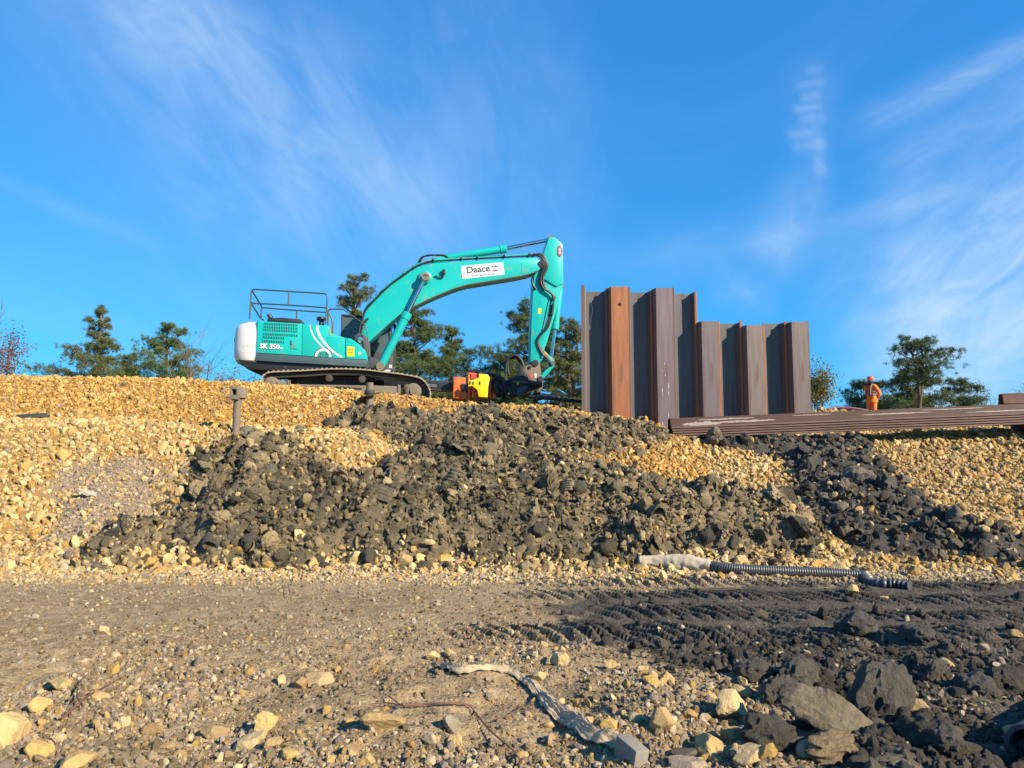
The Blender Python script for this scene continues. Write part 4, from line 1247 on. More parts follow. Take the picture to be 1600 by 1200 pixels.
# ------------------------------------------------------------------ vibratory piling hammer hung on the arm
VB = Frame(770, 610, 21.1, R(4)); q = VB.q
vib = empty('piling_hammer', VB.O, VB.yaw, 'orange and yellow vibrating piling hammer held sideways by the excavator arm', 'piling hammer')
VB.plate([(708.4, 590.5), (716, 588.6), (729, 590.2), (729.6, 624), (716, 624), (706.8, 620)], -.36, .36).build('clamp_jaw', ORANGE, vib, bevel=.02)
VB.plate([(709, 588.6), (718, 589.4), (718, 622), (708, 622)], -.42, -.30).build('clamp_cheek', ORANGE, vib, bevel=.015)
m_ = MB(); VB.plate([(720, 600), (729, 599), (733, 602), (733, 611), (722, 612)], -.40, -.36, m_); m_.build('jaw_tooth', BLACKP, vib, bevel=.01)
m_ = MB()
for p_ in ([(731, 582), (734.4, 582), (734.4, 624), (731, 624)], [(731, 582), (762, 584), (762, 587), (731, 586)], [(757, 584), (763, 585), (762, 624), (756, 624)], [(741, 612), (746, 612), (744, 624), (738, 622)]):
    VB.plate(p_, -.42, .42, m_)
m_.build('hammer_frame', ORANGE, vib, bevel=.015)
VB.plate([(734, 586), (757, 588), (757, 622), (734, 622)], -.30, .30).build('exciter_case', ORANGE, vib, bevel=.03)
VB.plate([(736, 584.4), (742, 585), (746, 589), (744, 592), (736, 592)], -.44, -.42).build('warning_plate', REDINK, vib, smooth=0)
MB().box(q(754, 600, -.58), (.30, .26, .34)).build('cover_bracket', ORANGE, vib, bevel=.01)
cov = VB.plate([(748.6, 583.8), (762, 585), (765.4, 590), (763, 604), (762, 621), (748, 620), (745.6, 609), (738, 603), (732, 604), (732, 594), (741, 593), (748, 590)], -.78, -.70).build('side_cover', YELLOW, vib, bevel=.012)
m_ = MB()
for a_, b_ in ((734.6, 598), (739.2, 598.6), (749.8, 598.4)):
    m_.box(q(a_, b_, -.785), (.035, .02, .09))
tag(m_.build('cover_slot', BLACKP, cov, smooth=0), kind='stuff')
VB.plate([(764.6, 587), (768, 588), (767.4, 622), (763.6, 622)], -.40, .40).build('damper_plate', ORANGE, vib, bevel=.012)
MB().tube([q(772.6, 602, -.3), q(772, 623, -.3)], .085, 18).build('damper_cylinder', ORANGE, vib)
MB().tube([q(741, 605, -.36), q(740, 622, -.36)], .07, 16).build('damper_cylinder', ORANGE, vib)
VB.plate([(731, 578.6), (736, 579), (783, 584.4), (787, 587), (784, 589), (762, 586.6), (731, 583.6)], -.35, .35).build('hose_guard', BLACKP, vib, bevel=.015)
MB().lathe([(.03, 0), (.06, .0), (.06, .03), (.02, .04)], q(785.6, 586, -.40), axis=(0, -1, 0), n=14).build('yellow_coupling', YELLOW, vib)
MB().lathe([(.22, -.5), (.29, -.45), (.29, .1), (.25, .14), (.20, .15), (.19, .10), (.10, .09), (.09, .14), (.02, .14)], q(782.6, 605, -.28), axis=(.25, -.96, 0), n=30).build('motor_housing', BLACKP, vib)
VB.plate([(790, 594), (800, 590), (814, 590), (848, 598), (848, 604), (826, 612), (812, 620), (800, 621), (792, 616)], -.34, .34).build('yoke', BLACKP, vib, bevel=.03)
VB.plate([(808, 584), (812, 574), (817, 572), (822, 584), (824, 594), (810, 594)], -.22, .22).build('yoke_neck', BLACKP, vib, bevel=.02)
VB.plate([(798, 593.6), (847, 596), (848, 600), (846, 602), (800, 598)], -.45, -.34).build('rotary_plate', DGREY, vib, bevel=.01)
VB.plate([(808, 608), (822, 602), (825, 606), (814, 620), (806, 620)], -.46, -.34).build('grip_arm', DGREY, vib, bevel=.015)
for k, pts in enumerate(([(790, 588), (790.6, 574), (793, 562), (800, 556), (808, 556), (815, 564), (819, 576)], [(795, 586), (793, 572), (796, 562), (802, 558), (809, 560), (814, 568)], [(793, 587), (792, 570), (795, 559), (803, 555), (811, 558), (818, 570)])):
    MB().tube(VB.line(pts, -.18 + .1 * k, 6), .045, 10).build('hydraulic_hose', RUBBER, vib)
for pts in ([(768, 600), (772, 592), (779, 588), (785, 593), (786, 606), (783, 620)], [(796, 594), (808, 589), (818, 588), (826, 596), (830, 602), (837, 605), (836, 596)], [(790, 620), (792, 606), (796, 598), (801, 604), (799, 616)], [(770, 604), (776, 594), (783, 594), (788, 600), (789, 616)]):
    MB().tube(VB.line(pts, -.47, 6), .022, 8).build('hydraulic_hose', RUBBER, vib)
rng_ = random.Random(4)
m_ = MB()
for i in range(16):
    a_, b_ = rng_.uniform(788, 812), rng_.uniform(592, 618)
    m_.box(q(a_, b_, -.36), (rng_.uniform(.05, .12), .08, rng_.uniform(.04, .10)), Matrix.Rotation(rng_.uniform(-.5, .5), 3, 'Y'))
m_.build('valve_block', DGREY, vib, bevel=.008)
for (a_, b_) in ((795, 615), (809, 599)):
    MB().lathe([(.01, 0), (.035, .0), (.035, .03), (.015, .04)], q(a_, b_, -.42), axis=(0, -1, 0), n=12).build('yellow_coupling', YELLOW, vib)
# steel section gripped by the hammer, lying behind the track
GB = Frame(690, 610, 21.2, R(3))
gb = empty('steel_section', GB.O, GB.yaw, 'dark steel section running from the hammer jaws back behind the excavator track', 'steel pile')
GB.plate([(600, 589.5), (655, 593), (735, 600.4), (736, 606), (732, 612.4), (655, 606), (600, 601)], -.28, -.25).build('web', BLACKP, gb, bevel=.006)
m_ = MB(); GB.plate([(600, 588.8), (655, 592.2), (735, 599.6), (735, 601.2), (655, 594), (600, 590.6)], -.28, .28, m_); GB.plate([(600, 601), (655, 606), (732, 612.2), (732, 613.6), (655, 607.6), (600, 602.4)], -.28, .28, m_)
m_.build('flange', DGREY, gb)
put_text('chalk_mark', 'OZD', GB.q(670, 604, -.288), GB.q(682.4, 605, -.288), GREYINK, gb)
RB = Frame(870, 625, 19.6, R(-2))
tag(RB.plate([(826, 616.6), (842, 617.4), (916, 625.6), (916, 629.4), (842, 622), (826, 620)], -.25, .25).build('steel_plate', BLACKP, None, bevel=.01), 'dark flat steel plate lying on the bank between the hammer and the sheet pile wall', 'steel plate')
bpy.data.objects['steel_plate'].location = RB.O; bpy.data.objects['steel_plate'].rotation_euler = (0, 0, RB.yaw)
# ------------------------------------------------------------------ sheet pile wall
def pile_outline(front, w=.60, d=.205, th=.016, fl=.40):
    """U section in plan: x along the wall, y towards the camera negative; front = flange towards the camera"""
    sg_ = -1 if front else 1
    c = [(-w / 2 - .012, -.012 * sg_), (-w / 2 + .018, 0.0), (-fl / 2, d * sg_), (fl / 2, d * sg_), (w / 2 - .018, 0.0), (w / 2 + .012, -.012 * sg_)]
    pts = [Vector((*p, 0)) for p in c]; L_, R_ = [], []
    for i, p in enumerate(pts):
        a = pts[max(i - 1, 0)]; b_ = pts[min(i + 1, len(pts) - 1)]; tg = (b_ - a).normalized(); nn = Vector((-tg.y, tg.x, 0))
        k = th / 2 * (1.5 if i in (2, 3) else 1)
        L_.append(p + nn * k); R_.append(p - nn * k)
    return L_ + R_[::-1]


def lock_outline(x, y, s):
    return [Vector((x + a * s, y + b_, 0)) for a, b_ in ((-.030, -.022), (.016, -.030), (.030, -.006), (.022, .024), (-.012, .030), (-.030, .012))]


def extrude(mb, outline, z0, z1, xf=lambda p: p, mi=0):
    A = [xf(Vector((p.x, p.y, z0))) for p in outline]; B_ = [xf(Vector((p.x, p.y, z1))) for p in outline]
    return mb.loft(A, B_, mi)


WY = 18.5
wx0 = P(931, 560, WY)[0]; pitch = (P(1251, 560, WY - .2)[0] - P(968.5, 560, WY - .2)[0]) / 8
GREYP = [(.135, .120, .118), (.150, .128, .120), (.125, .118, .120), (.16, .13, .118)]
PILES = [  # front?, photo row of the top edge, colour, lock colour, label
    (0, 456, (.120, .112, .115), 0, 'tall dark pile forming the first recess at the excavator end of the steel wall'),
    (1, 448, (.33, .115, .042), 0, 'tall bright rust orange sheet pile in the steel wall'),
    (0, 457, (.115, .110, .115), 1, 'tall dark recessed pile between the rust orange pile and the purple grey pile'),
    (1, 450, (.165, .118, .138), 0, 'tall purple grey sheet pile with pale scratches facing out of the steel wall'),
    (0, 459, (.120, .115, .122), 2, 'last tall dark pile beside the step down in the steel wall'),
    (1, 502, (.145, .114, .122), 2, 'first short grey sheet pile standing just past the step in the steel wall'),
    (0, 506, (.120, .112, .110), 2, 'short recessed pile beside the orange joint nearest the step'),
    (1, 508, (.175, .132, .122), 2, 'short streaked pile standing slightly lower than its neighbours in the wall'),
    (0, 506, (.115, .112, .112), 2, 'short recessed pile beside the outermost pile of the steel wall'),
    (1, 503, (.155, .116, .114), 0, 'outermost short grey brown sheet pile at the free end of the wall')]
RUST = pmat('bright lock rust', (.38, .135, .045), .75, 0, .25, 4, stretch=(4, 4, .4))
DULL = pmat('dull lock steel', (.17, .115, .10), .6, .1, .25, 4, stretch=(4, 4, .4))
SCR = pmat('chalky scratch', (.55, .52, .52), .8, 0, .1, 8)
for i, (front, row, colr, lk, lab) in enumerate(PILES):
    fx = P(968.5, 560, WY - .2)[0] + (i - 1) * pitch
    fy_ = WY - .205 if front else WY + .205
    xt = P(0, row, WY - (.2 if front else -.2))[2]
    zb0 = 1.2
    o = empty('sheet_pile', (fx, WY, zb0), 0, lab, 'sheet pile', 'steel sheet piles standing in the wall')
    m_ = MB(); extrude(m_, pile_outline(front, pitch - .012), 0, xt - zb0)
    # rolled corner ribs
    bd = m_.build('pile_body', STEEL_PILE, o, smooth=25); bd.color = (*colr, 1)
    m_ = MB(); extrude(m_, lock_outline(pitch / 2 - .005, -.004, 1), 0, xt - zb0 + (.02 if i % 3 else .05))
    lo = m_.build('interlock', RUST if lk else DULL, o, smooth=25)
    if lk == 2 and not front or (front and lk == 2 and False):
        pass
    if i == 0:
        m_ = MB(); extrude(m_, [Vector((-pitch / 2 - .07 + a, -.02 + b_, 0)) for a, b_ in ((-.03, -.02), (.06, -.03), (.08, 0), (.06, .03), (-.02, .02))], 0, xt - zb0 + .12)
        m_.build('interlock', DULL, o, smooth=25)
    if i == 1:
        MB().lathe([(.045, -.004), (.045, .004), (.02, .005)], (.015, -.219, xt - zb0 - .46), axis=(0, -1, 0), n=18).build('lifting_hole', BLACKP, o)
    if i in (0, 3):
        m_ = MB(); rg = random.Random(i)
        ptsl = [(.02, .25), (.05, .5), (.0, .8), (-.02, 1.0)] if i == 0 else []
        if i == 0:
            m_.tube(catmull([(-.12 + a, .205 - .012, xt - zb0 - b_) for a, b_ in ptsl], 4), .012, 6)
        else:
            for _ in range(11):
                zz = rg.uniform(.3, 2.6); m_.box((rg.uniform(-.1, .1), -.217, zz), (rg.uniform(.006, .02), .004, rg.uniform(.03, .12)))
        tag(m_.build('pale_scratch', SCR, o, smooth=0), kind='stuff')
# rusty vertical right edges seen beside some outward piles
for i in (1, 5, 7):
    pass

# ------------------------------------------------------------------ stack of lying piles and the one behind it
A_, B_ = Vector(P(1050, 684, 16.55)), Vector(P(1602, 662, 15.9))
ax = (B_ - A_).normalized(); Lst = 13.2
nrm = Vector((0, 0, 1)); side = ax.cross(Vector((0, 0, 1))).normalized() * -1.0     # away from the camera
upv = side.cross(ax) * -1 if side.cross(ax).z < 0 else side.cross(ax)
LAB = ['topmost of the nested brown piles lying along the crest', 'second pile from the top of the nested stack lying on the crest', 'middle pile of the nested stack lying along the crest',
       'second pile from the bottom of the nested stack lying on the crest', 'bottom pile of the nested stack lying along the crest']
hat = lambda w, d, fl, th: [(-w / 2 - .02, -.012), (-w / 2 + .03, 0), (-fl / 2, d), (fl / 2, d), (w / 2 - .03, 0), (w / 2 + .02, -.012)]
for k in range(5):
    lift = .02 + .054 * (4 - k)
    o = empty('lying_pile', A_ + upv * lift + ax * (.012 * k) + side * .33, 0, LAB[k], 'sheet pile', 'nested piles lying along the crest')
    c = hat(.66, .20, .40, .02); pts = [Vector((a, b_, 0)) for a, b_ in c]; L_, R_ = [], []
    for i, p in enumerate(pts):
        a = pts[max(i - 1, 0)]; b_ = pts[min(i + 1, 5)]; tg = (b_ - a).normalized(); nn = Vector((-tg.y, tg.x, 0))
        L_.append(p + nn * .011); R_.append(p - nn * .011)
    m_ = MB(); rings = [[side * p.x + upv * p.y + ax * s_ for p in L_ + R_[::-1]] for s_ in np.linspace(0, Lst, 8)]
    m_.rings(rings)
    bd = m_.build('pile_body', STEEL_LYING, o, smooth=25); bd.color = ((.082, .042, .031, 1), (.048, .025, .019, 1), (.085, .042, .030, 1), (.045, .024, .018, 1), (.07, .036, .026, 1))[k]
    m_ = MB()
    for sx in (-1, 1):
        m_.rings([[side * (sx * .345 + a) + upv * (b_ - .01) + ax * s_ for a, b_ in ((-.028, -.016), (.02, -.02), (.03, .004), (.012, .022), (-.024, .014))] for s_ in (0.0, Lst)])
    tag(m_.build('interlock', STEEL_LYING, o, smooth=25), kind='stuff').color = (.17, .10, .08, 1)
    if k == 0:
        rg = random.Random(3); m_ = MB(); rim = []
        for s0, s1, c0_, w_ in ((.25, 1.15, .05, .10), (1.05, 2.35, .07, .05), (.6, 1.9, .14, .035), (2.7, 3.6, .15, .02), (4.2, 5.8, .10, .025), (5.5, 6.9, .15, .018), (6.4, 8.2, .06, .02)):
            nn_ = 24; lo_, hi_ = [], []
            for j in range(nn_ + 1):
                u = j / nn_; s_ = s0 + (s1 - s0) * u; e_ = math.sin(math.pi * u) ** .4
                for lst, sgn in ((lo_, -1), (hi_, 1)):
                    v_ = np.clip(c0_ + sgn * w_ * .5 * e_ * rg.uniform(.5, 1.2), .012, .19)
                    lst.append(ax * s_ + side * (-.30 + (.10 / .20) * v_ - .0122) + upv * (v_ + .007))
            for j in range(nn_):
                m_.add([lo_[j], lo_[j + 1], hi_[j + 1], hi_[j]], [(0, 1, 2, 3)])
        m_.build('pale_scrape', pmat('scraped steel', (.36, .29, .25), .55, .1, .3, 14), o, smooth=0)
for s_, lab in ((1.6, 'squared timber bearer under the near end of the lying piles'), (7.9, 'squared timber bearer under the far part of the lying piles')):
    c_ = A_ + ax * s_ + side * .35 - upv * .085
    m_ = MB(); m_.box(c_, (.16, 1.0, .17), Matrix.Rotation(math.atan2(ax.y, ax.x), 3, 'Z'))
    tag(m_.build('timber_bearer', TIMBER, None, bevel=.012), lab, 'timber')
# second bundle at the edge of the picture, resting behind the stack
A2 = Vector(P(1564, 631.5, 17.6)); ax2 = Vector((.93, -.36, .01)).normalized(); sd2 = Vector((.36, .93, 0)).normalized(); up2 = Vector((0, 0, 1))
for k, (off, lab) in enumerate(((0.0, 'end of a dark rusty pile resting on top behind the long lying stack'),)):
    o = empty('lying_pile', A2, 0, lab, 'sheet pile')
    m_ = MB(); out = [(-.30, 0), (-.27, .02), (-.17, .25), (.17, .25), (.27, .02), (.30, 0), (.26, -.01), (.15, .225), (-.15, .225), (-.26, -.01)]
    m_.rings([[sd2 * a + up2 * b_ + ax2 * s_ for a, b_ in out] for s_ in (0, 3.0, 6.0)])
    bd = m_.build('pile_body', STEEL_LYING, o, smooth=25); bd.color = (.20, .10, .07, 1)
    m_ = MB(); m_.rings([[sd2 * (a * .97) + up2 * (b_ - .03) + ax2 * (s_ + .25) for a, b_ in out[1:5] + [(.24, .0), (-.24, .0)]] for s_ in (0, 5.0)])
    tag(m_.build('nested_pile', STEEL_LYING, o, smooth=25)).color = (.08, .05, .045, 1)
    m_ = MB(); m_.loft([sd2 * -.232 + up2 * .10 + ax2 * .55, sd2 * -.175 + up2 * .243 + ax2 * .55, sd2 * -.181 + up2 * .243 + ax2 * .55, sd2 * -.238 + up2 * .10 + ax2 * .55],
                       [sd2 * -.232 + up2 * .10 + ax2 * 2.8, sd2 * -.175 + up2 * .243 + ax2 * 2.8, sd2 * -.181 + up2 * .243 + ax2 * 2.8, sd2 * -.238 + up2 * .10 + ax2 * 2.8])
    m_.build('pale_scrape', SCR, o, smooth=0)

# ------------------------------------------------------------------ worker
def skin_mesh(name, joints, edges, mat, sub=2):
    me = bpy.data.meshes.new(name); me.from_pydata([j[0] for j in joints], edges, [])
    o = bpy.data.objects.new(name, me); COL.objects.link(o)
    sk = o.modifiers.new('skin', 'SKIN'); sk.use_smooth_shade = True
    for i, j in enumerate(joints):
        r = j[1]; me.skin_vertices[0].data[i].radius = (r, r) if not isinstance(r, tuple) else r
    me.skin_vertices[0].data[0].use_root = True
    sb = o.modifiers.new('sub', 'SUBSURF'); sb.levels = sub; sb.render_levels = sub
    bpy.context.view_layer.update()
    dg = bpy.context.evaluated_depsgraph_get()
    nm = bpy.data.meshes.new_from_object(o.evaluated_get(dg))
    bpy.data.objects.remove(o); bpy.data.meshes.remove(me)
    nm.name = name; nm.materials.clear(); nm.materials.append(mat)
    nm.polygons.foreach_set('use_smooth', np.ones(len(nm.polygons), bool))
    return nm


wp = P(1363.5, 660, 26.0); wz = float(base(np.array([wp[0]]), np.array([26.0]))[0])
ztop = P(0, 586.5, 26.0)[2]; ksc = (ztop - wz) / 1.86
per = empty('person', (wp[0], 26.0, wz), R(180 + 28), 'worker in orange high visibility jacket and trousers and orange helmet standing behind the lying piles', 'person')
per.scale = (ksc,) * 3
J = [((0, 0, .97), (.17, .135)), ((-.005, 0, 1.14), (.165, .13)), ((.0, 0, 1.33), (.19, .14)), ((0, 0, 1.46), (.12, .10)), ((.01, 0, 1.535), (.065, .065)),
     ((0, .185, 1.435), .082), ((-.10, .265, 1.17), .066), ((-.17, .13, .985), .052), ((0, -.185, 1.435), .082), ((-.10, -.265, 1.17), .066), ((-.17, -.13, .985), .052),
     ((0, .095, .90), .115), ((.02, .11, .50), .085), ((-.01, .12, .13), .075), ((0, -.095, .90), .115), ((.02, -.11, .50), .085), ((-.01, -.12, .13), .075)]
E = [(0, 1), (1, 2), (2, 3), (3, 4), (3, 5), (5, 6), (6, 7), (3, 8), (8, 9), (9, 10), (0, 11), (11, 12), (12, 13), (0, 14), (14, 15), (15, 16)]
link_mesh('body', skin_mesh('body', J, E, HIVIS), per)
def ring_band(z, rx, ry, h, nm, mat, cx=0.0, grow=1.0):
    m_ = MB(); n_ = 28
    m_.rings([[(cx + (rx + g) * math.cos(2 * math.pi * k / n_), (ry + g) * math.sin(2 * math.pi * k / n_), z + zz) for k in range(n_)] for g, zz in ((0, -h / 2), (.008, -h / 2), (.008, h / 2), (0, h / 2))], caps=False)
    return m_.build(nm, mat, per)
ring_band(1.12, .150, .186, .055, 'reflective_band', BAND); ring_band(1.235, .152, .196, .05, 'reflective_band', BAND)
ring_band(.90, .185, .215, .13, 'jacket_hem', HIVIS)
for sy in (-1, 1):
    m_ = MB(); m_.tube(catmull([(.155, sy * .09, 1.13), (.165, sy * .095, 1.30), (.10, sy * .10, 1.475), (-.02, sy * .105, 1.50), (-.13, sy * .10, 1.42), (-.165, sy * .09, 1.25), (-.155, sy * .09, 1.13)], 5), .026, 6, ell=.35)
    m_.build('brace_band', BAND, per)
    # hand: palm and five bent fingers behind the back
    hj = [((-.175, sy * .125, .975), .036), ((-.185, sy * .085, .93), .040), ((-.187, sy * .055, .895), .036)]; he = [(0, 1), (1, 2)]
    for f in range(4):
        b0 = len(hj); yy = sy * (.075 - .021 * f)
        hj += [((-.19 - .003 * f, yy - sy * .012, .885), .0115), ((-.186, yy - sy * .025, .855 + .003 * abs(f - 1)), .0105), ((-.170, yy - sy * .030, .838 + .004 * abs(f - 1)), .009)]
        he += [(2, b0), (b0, b0 + 1), (b0 + 1, b0 + 2)]
    b0 = len(hj); hj += [((-.165, sy * .07, .925), .013), ((-.148, sy * .045, .905), .011)]; he += [(1, b0), (b0, b0 + 1)]
    link_mesh('hand', skin_mesh('hand', hj, he, SKIN, 1), per)
    m_ = MB(); m_.rings([[(x_, sy * .12 + y_, z_) for x_, y_, z_ in r_] for r_ in
        [[(-.09 + .0, .05 * math.sin(a), .04 + .04 * math.cos(a)) for a in np.linspace(0, 2 * math.pi, 10, endpoint=False)],
         [(0.0, .06 * math.sin(a), .07 + .07 * math.cos(a)) for a in np.linspace(0, 2 * math.pi, 10, endpoint=False)],
         [(.12, .055 * math.sin(a), .045 + .045 * math.cos(a)) for a in np.linspace(0, 2 * math.pi, 10, endpoint=False)],
         [(.20, .035 * math.sin(a), .03 + .03 * math.cos(a)) for a in np.linspace(0, 2 * math.pi, 10, endpoint=False)]]])
    m_.build('boot', NAVY, per)
V, Fc = ICO[4]
hv = V.copy(); fw_ = np.clip(hv[:, 0], 0, 1)
hv = hv * np.array([.098, .078, .118]); hv[:, 0] += .016 * np.exp(-((V[:, 1] / .16) ** 2 + ((V[:, 2] + .12) / .18) ** 2)) * (V[:, 0] > 0) * 1.6
hv[:, 0] -= .012 * (np.exp(-(((np.abs(V[:, 1]) - .36) / .14) ** 2 + ((V[:, 2] - .06) / .10) ** 2))) * (V[:, 0] > 0); hv[:, 1] *= 1 - .22 * np.clip(-V[:, 2], 0, 1)
head = link_mesh('head', np_mesh('head', hv + np.array([.03, 0, 1.665]), Fc, SKIN), per)
for sy in (-1, 1):
    MB().lathe([(.002, -.01), (.011, -.004), (.012, .004), (.004, .010)], (.112, sy * .030, 1.672), axis=(1, sy * .2, 0), n=12).build('eye', NAVY, head)
    MB().lathe([(.004, -.008), (.026, -.004), (.030, .006), (.016, .004), (.004, .006)], (.022, sy * .079, 1.655), axis=(-.2, sy, 0), n=14).build('ear', SKIN, head)
MB().box((.128, 0, 1.607), (.014, .045, .010)).build('mouth', REDINK, head, bevel=.004)
sn = V * np.array([.112, .094, .095]); sn = sn[:, :] + np.array([.034, 0, 1.60]); sn[:, 2] = np.minimum(sn[:, 2], 1.648)
link_mesh('face_snood', np_mesh('face_snood', sn, Fc, NAVY), per)
MB().tube([(.035, 0, 1.57), (.03, 0, 1.50)], [.075, .105], 18).build('snood_collar', NAVY, per)
hm = MB(); hm.lathe([(.122, -.015), (.124, .0), (.128, .02), (.122, .06), (.10, .098), (.055, .122), (.01, .128)], (.018, 0, 1.712), n=28)
hel = hm.build('helmet', HELMET, per)
m_ = MB(); arc_ = [(math.cos(a), math.sin(a)) for a in np.linspace(-1.15, 1.15, 15)]
m_.loft([(.03 + .115 * c_, .115 * s_, 1.712) for c_, s_ in arc_] + [(.045 + .165 * c_, .115 * s_, 1.700) for c_, s_ in arc_[::-1]], [(.03 + .115 * c_, .115 * s_, 1.704) for c_, s_ in arc_] + [(.045 + .165 * c_, .115 * s_, 1.694) for c_, s_ in arc_[::-1]])
m_.build('helmet_peak', HELMET, hel)
MB().tube([(.13, .02, 1.60), (.24, .06, 1.578)], [.020, .016], 12).build('mouthpiece', BLACKP, per)
MB().tube([(-.21, -.02, .93), (-.20, -.015, .80)], .02, 10).build('radio_antenna', BLACKP, per)
# ------------------------------------------------------------------ trees and bushes beyond the bank
def leaf_mat(name, cols, transl=.25):
    m = bpy.data.materials.new(name); m.use_nodes = True
    t = NT(m.node_tree); b = t.n['Principled BSDF']
    co = t.node('ShaderNodeTexCoord').outputs['Object']
    n1 = t.noise(co, 1.1, 3, .6); n2 = t.noise(co, 7.0, 3, .6)
    c = t.mix(t.ramp(n1, .36, .64), cols[0], cols[1])
    c = t.mix(1.0, t.mix(t.ramp(n2, .50, .68), c, cols[2]), (ALB * .9,) * 3, 'MULTIPLY')
    t.set(b.inputs['Base Color'], c); b.inputs['Roughness'].default_value = .6; b.inputs['Specular IOR Level'].default_value = .3
    tr = t.node('ShaderNodeBsdfTranslucent', Color=c); mx = t.node('ShaderNodeMixShader', Fac=transl)
    t.l.new(b.outputs[0], mx.inputs[1]); t.l.new(tr.outputs[0], mx.inputs[2])
    t.l.new(mx.outputs[0], t.n['Material Output'].inputs['Surface'])
    return m


NEEDLE = leaf_mat('pine needles', ((.075, .125, .048), (.145, .205, .070), (.23, .25, .09)))
NEEDLE_B = leaf_mat('bluish pine needles', ((.080, .125, .058), (.145, .20, .08), (.21, .245, .10)))
NEEDLE_G = leaf_mat('fresh pine needles', ((.095, .155, .050), (.17, .25, .075), (.25, .30, .10)))
NEEDLE_Y = leaf_mat('yellowing pine needles', ((.095, .135, .050), (.19, .21, .070), (.29, .26, .09)))
LEAF_Y = leaf_mat('autumn yellow green leaves', ((.16, .16, .035), (.26, .22, .05), (.34, .22, .05)))
LEAF_R = leaf_mat('autumn red brown leaves', ((.17, .055, .045), (.26, .10, .075), (.22, .12, .07)))
LEAF_L = leaf_mat('light green leaves', ((.14, .20, .05), (.20, .26, .07), (.26, .25, .08)))
LEAF_T = leaf_mat('dry tan leaves', ((.26, .20, .10), (.34, .25, .13), (.22, .19, .08)))


def tufts(centres, r, nb, width, rng, up=.35, droop=0.0):
    n = len(centres); N_ = n * nb
    d = rng.normal(size=(N_, 3)); d[:, 2] = d[:, 2] * .8 + up; d /= np.linalg.norm(d, axis=1, keepdims=True)
    c = np.repeat(centres, nb, 0) + rng.normal(size=(N_, 3)) * r * .22
    s = rng.normal(size=(N_, 3)); s = np.cross(d, s); s /= np.linalg.norm(s, axis=1, keepdims=True)
    L = r * rng.uniform(.6, 1.15, (N_, 1)); w = width * rng.uniform(.7, 1.3, (N_, 1))
    V = np.stack([c + s * w * .5, c - s * w * .5, c + d * L], 1).reshape(-1, 3)
    return V, np.arange(N_ * 3).reshape(-1, 3)


def leaves(centres, r, nb, size, rng):
    N_ = len(centres) * nb
    c = np.repeat(centres, nb, 0) + rng.normal(size=(N_, 3)) * r
    a = rng.normal(size=(N_, 3)); a /= np.linalg.norm(a, axis=1, keepdims=True); b_ = np.cross(a, rng.normal(size=(N_, 3))); b_ /= np.linalg.norm(b_, axis=1, keepdims=True)
    s = size * rng.uniform(.6, 1.3, (N_, 1))
    V = np.stack([c - a * s, c + b_ * s * .6, c + a * s, c - b_ * s * .6], 1).reshape(-1, 3)
    return V, np.arange(N_ * 4).reshape(-1, 4)


def pine(px, top, wpx, Y, seed, mat, label, u0=.25, lean=0.0, nb=26, dens=1.0, forks=1, flat=.34, taper=.75, asym=0.0, bottom=640, pw=1.7):
    rng = np.random.default_rng(seed)
    tp = P(px, top, Y); x0 = tp[0]; z0 = 2.2; Hh = tp[2] - z0; Wd = wpx / F * Y / 2 * 1.2
    o = empty('pine_tree', (x0 - lean, Y, z0), 0, label, 'pine tree', 'pines beyond the bank')
    tr = MB(); cen = []
    zv = P(0, bottom, Y)[2] - z0                      # lowest height that shows above the bank
    for f in range(forks):
        fo = 0 if forks == 1 else (f - (forks - 1) / 2) * Wd * .35
        tk = catmull([(0, 0, -.3), (lean * .2 + rng.normal() * .1, rng.normal() * .1, Hh * .3), (lean * .55 + fo * .7, rng.normal() * .15, Hh * .62), (lean * .9 + fo, 0, Hh * .88), (lean + fo, 0, Hh * (1 - .05 * f))], 6)
        rad = np.linspace(.17, .03, len(tk)) * (Hh / 7) * (1 if f == 0 else .8)
        tr.tube(tk, rad, 9); tk = np.array(tk)
        lo = max(u0, .02)
        for i in range(int(nb / forks)):
            u = lo + (1 - lo) * ((i + rng.uniform(-.4, .4)) / (nb / forks)); u = min(max(u, lo), .985)
            p0 = np.array([np.interp(u * Hh, tk[:, 2], tk[:, k]) for k in range(3)])
            v = (u - lo) / (1 - lo)
            prof = (1 - v ** pw) ** taper * (.72 + .28 * math.sin(math.pi * min(v * 1.5 + .2, 1))) + .07
            az = i * 2.39996 + rng.uniform(-.5, .5)
            L = Wd * prof * rng.uniform(.4, 1.28) * (1 + asym * math.cos(az))
            el = rng.uniform(-.05, .35) + .55 * v
            dirv = np.array([math.cos(az) * math.cos(el), math.sin(az) * math.cos(el) * .9, math.sin(el)])
            mid = p0 + dirv * L * .55 + np.array([0, 0, -.05 * L]); end = p0 + dirv * L + np.array([0, 0, .12 * L])
            br = catmull([p0, mid, end], 5); tr.tube(br, np.linspace(.045, .010, len(br)) * (Hh / 7) * (.5 + L / max(Wd, .1)), 5)
            nt = max(6, int(50 * dens * (L / 1.6)))
            for j in range(nt):
                s_ = rng.uniform(.30, 1.05) ** .6
                q0 = p0 + (end - p0) * s_ + np.array([0, 0, -.05 * L * math.sin(math.pi * min(s_, 1))])
                sp = L * .28 * (.4 + .6 * math.sin(math.pi * min(s_, 1) * .9))
                cen.append(q0 + rng.normal(size=3) * np.array([sp, sp, sp * flat * .55]) + np.array([0, 0, .06]))
    cen = np.array(cen)
    tr.build('trunk', BARK, o)
    V1, F1 = tufts(cen, .25 * (Y / 50) ** .5, 24, .028 * Y / 50, rng)
    link_mesh('crown', np_mesh('crown', V1, F1, mat, smooth=False), o)
    return o


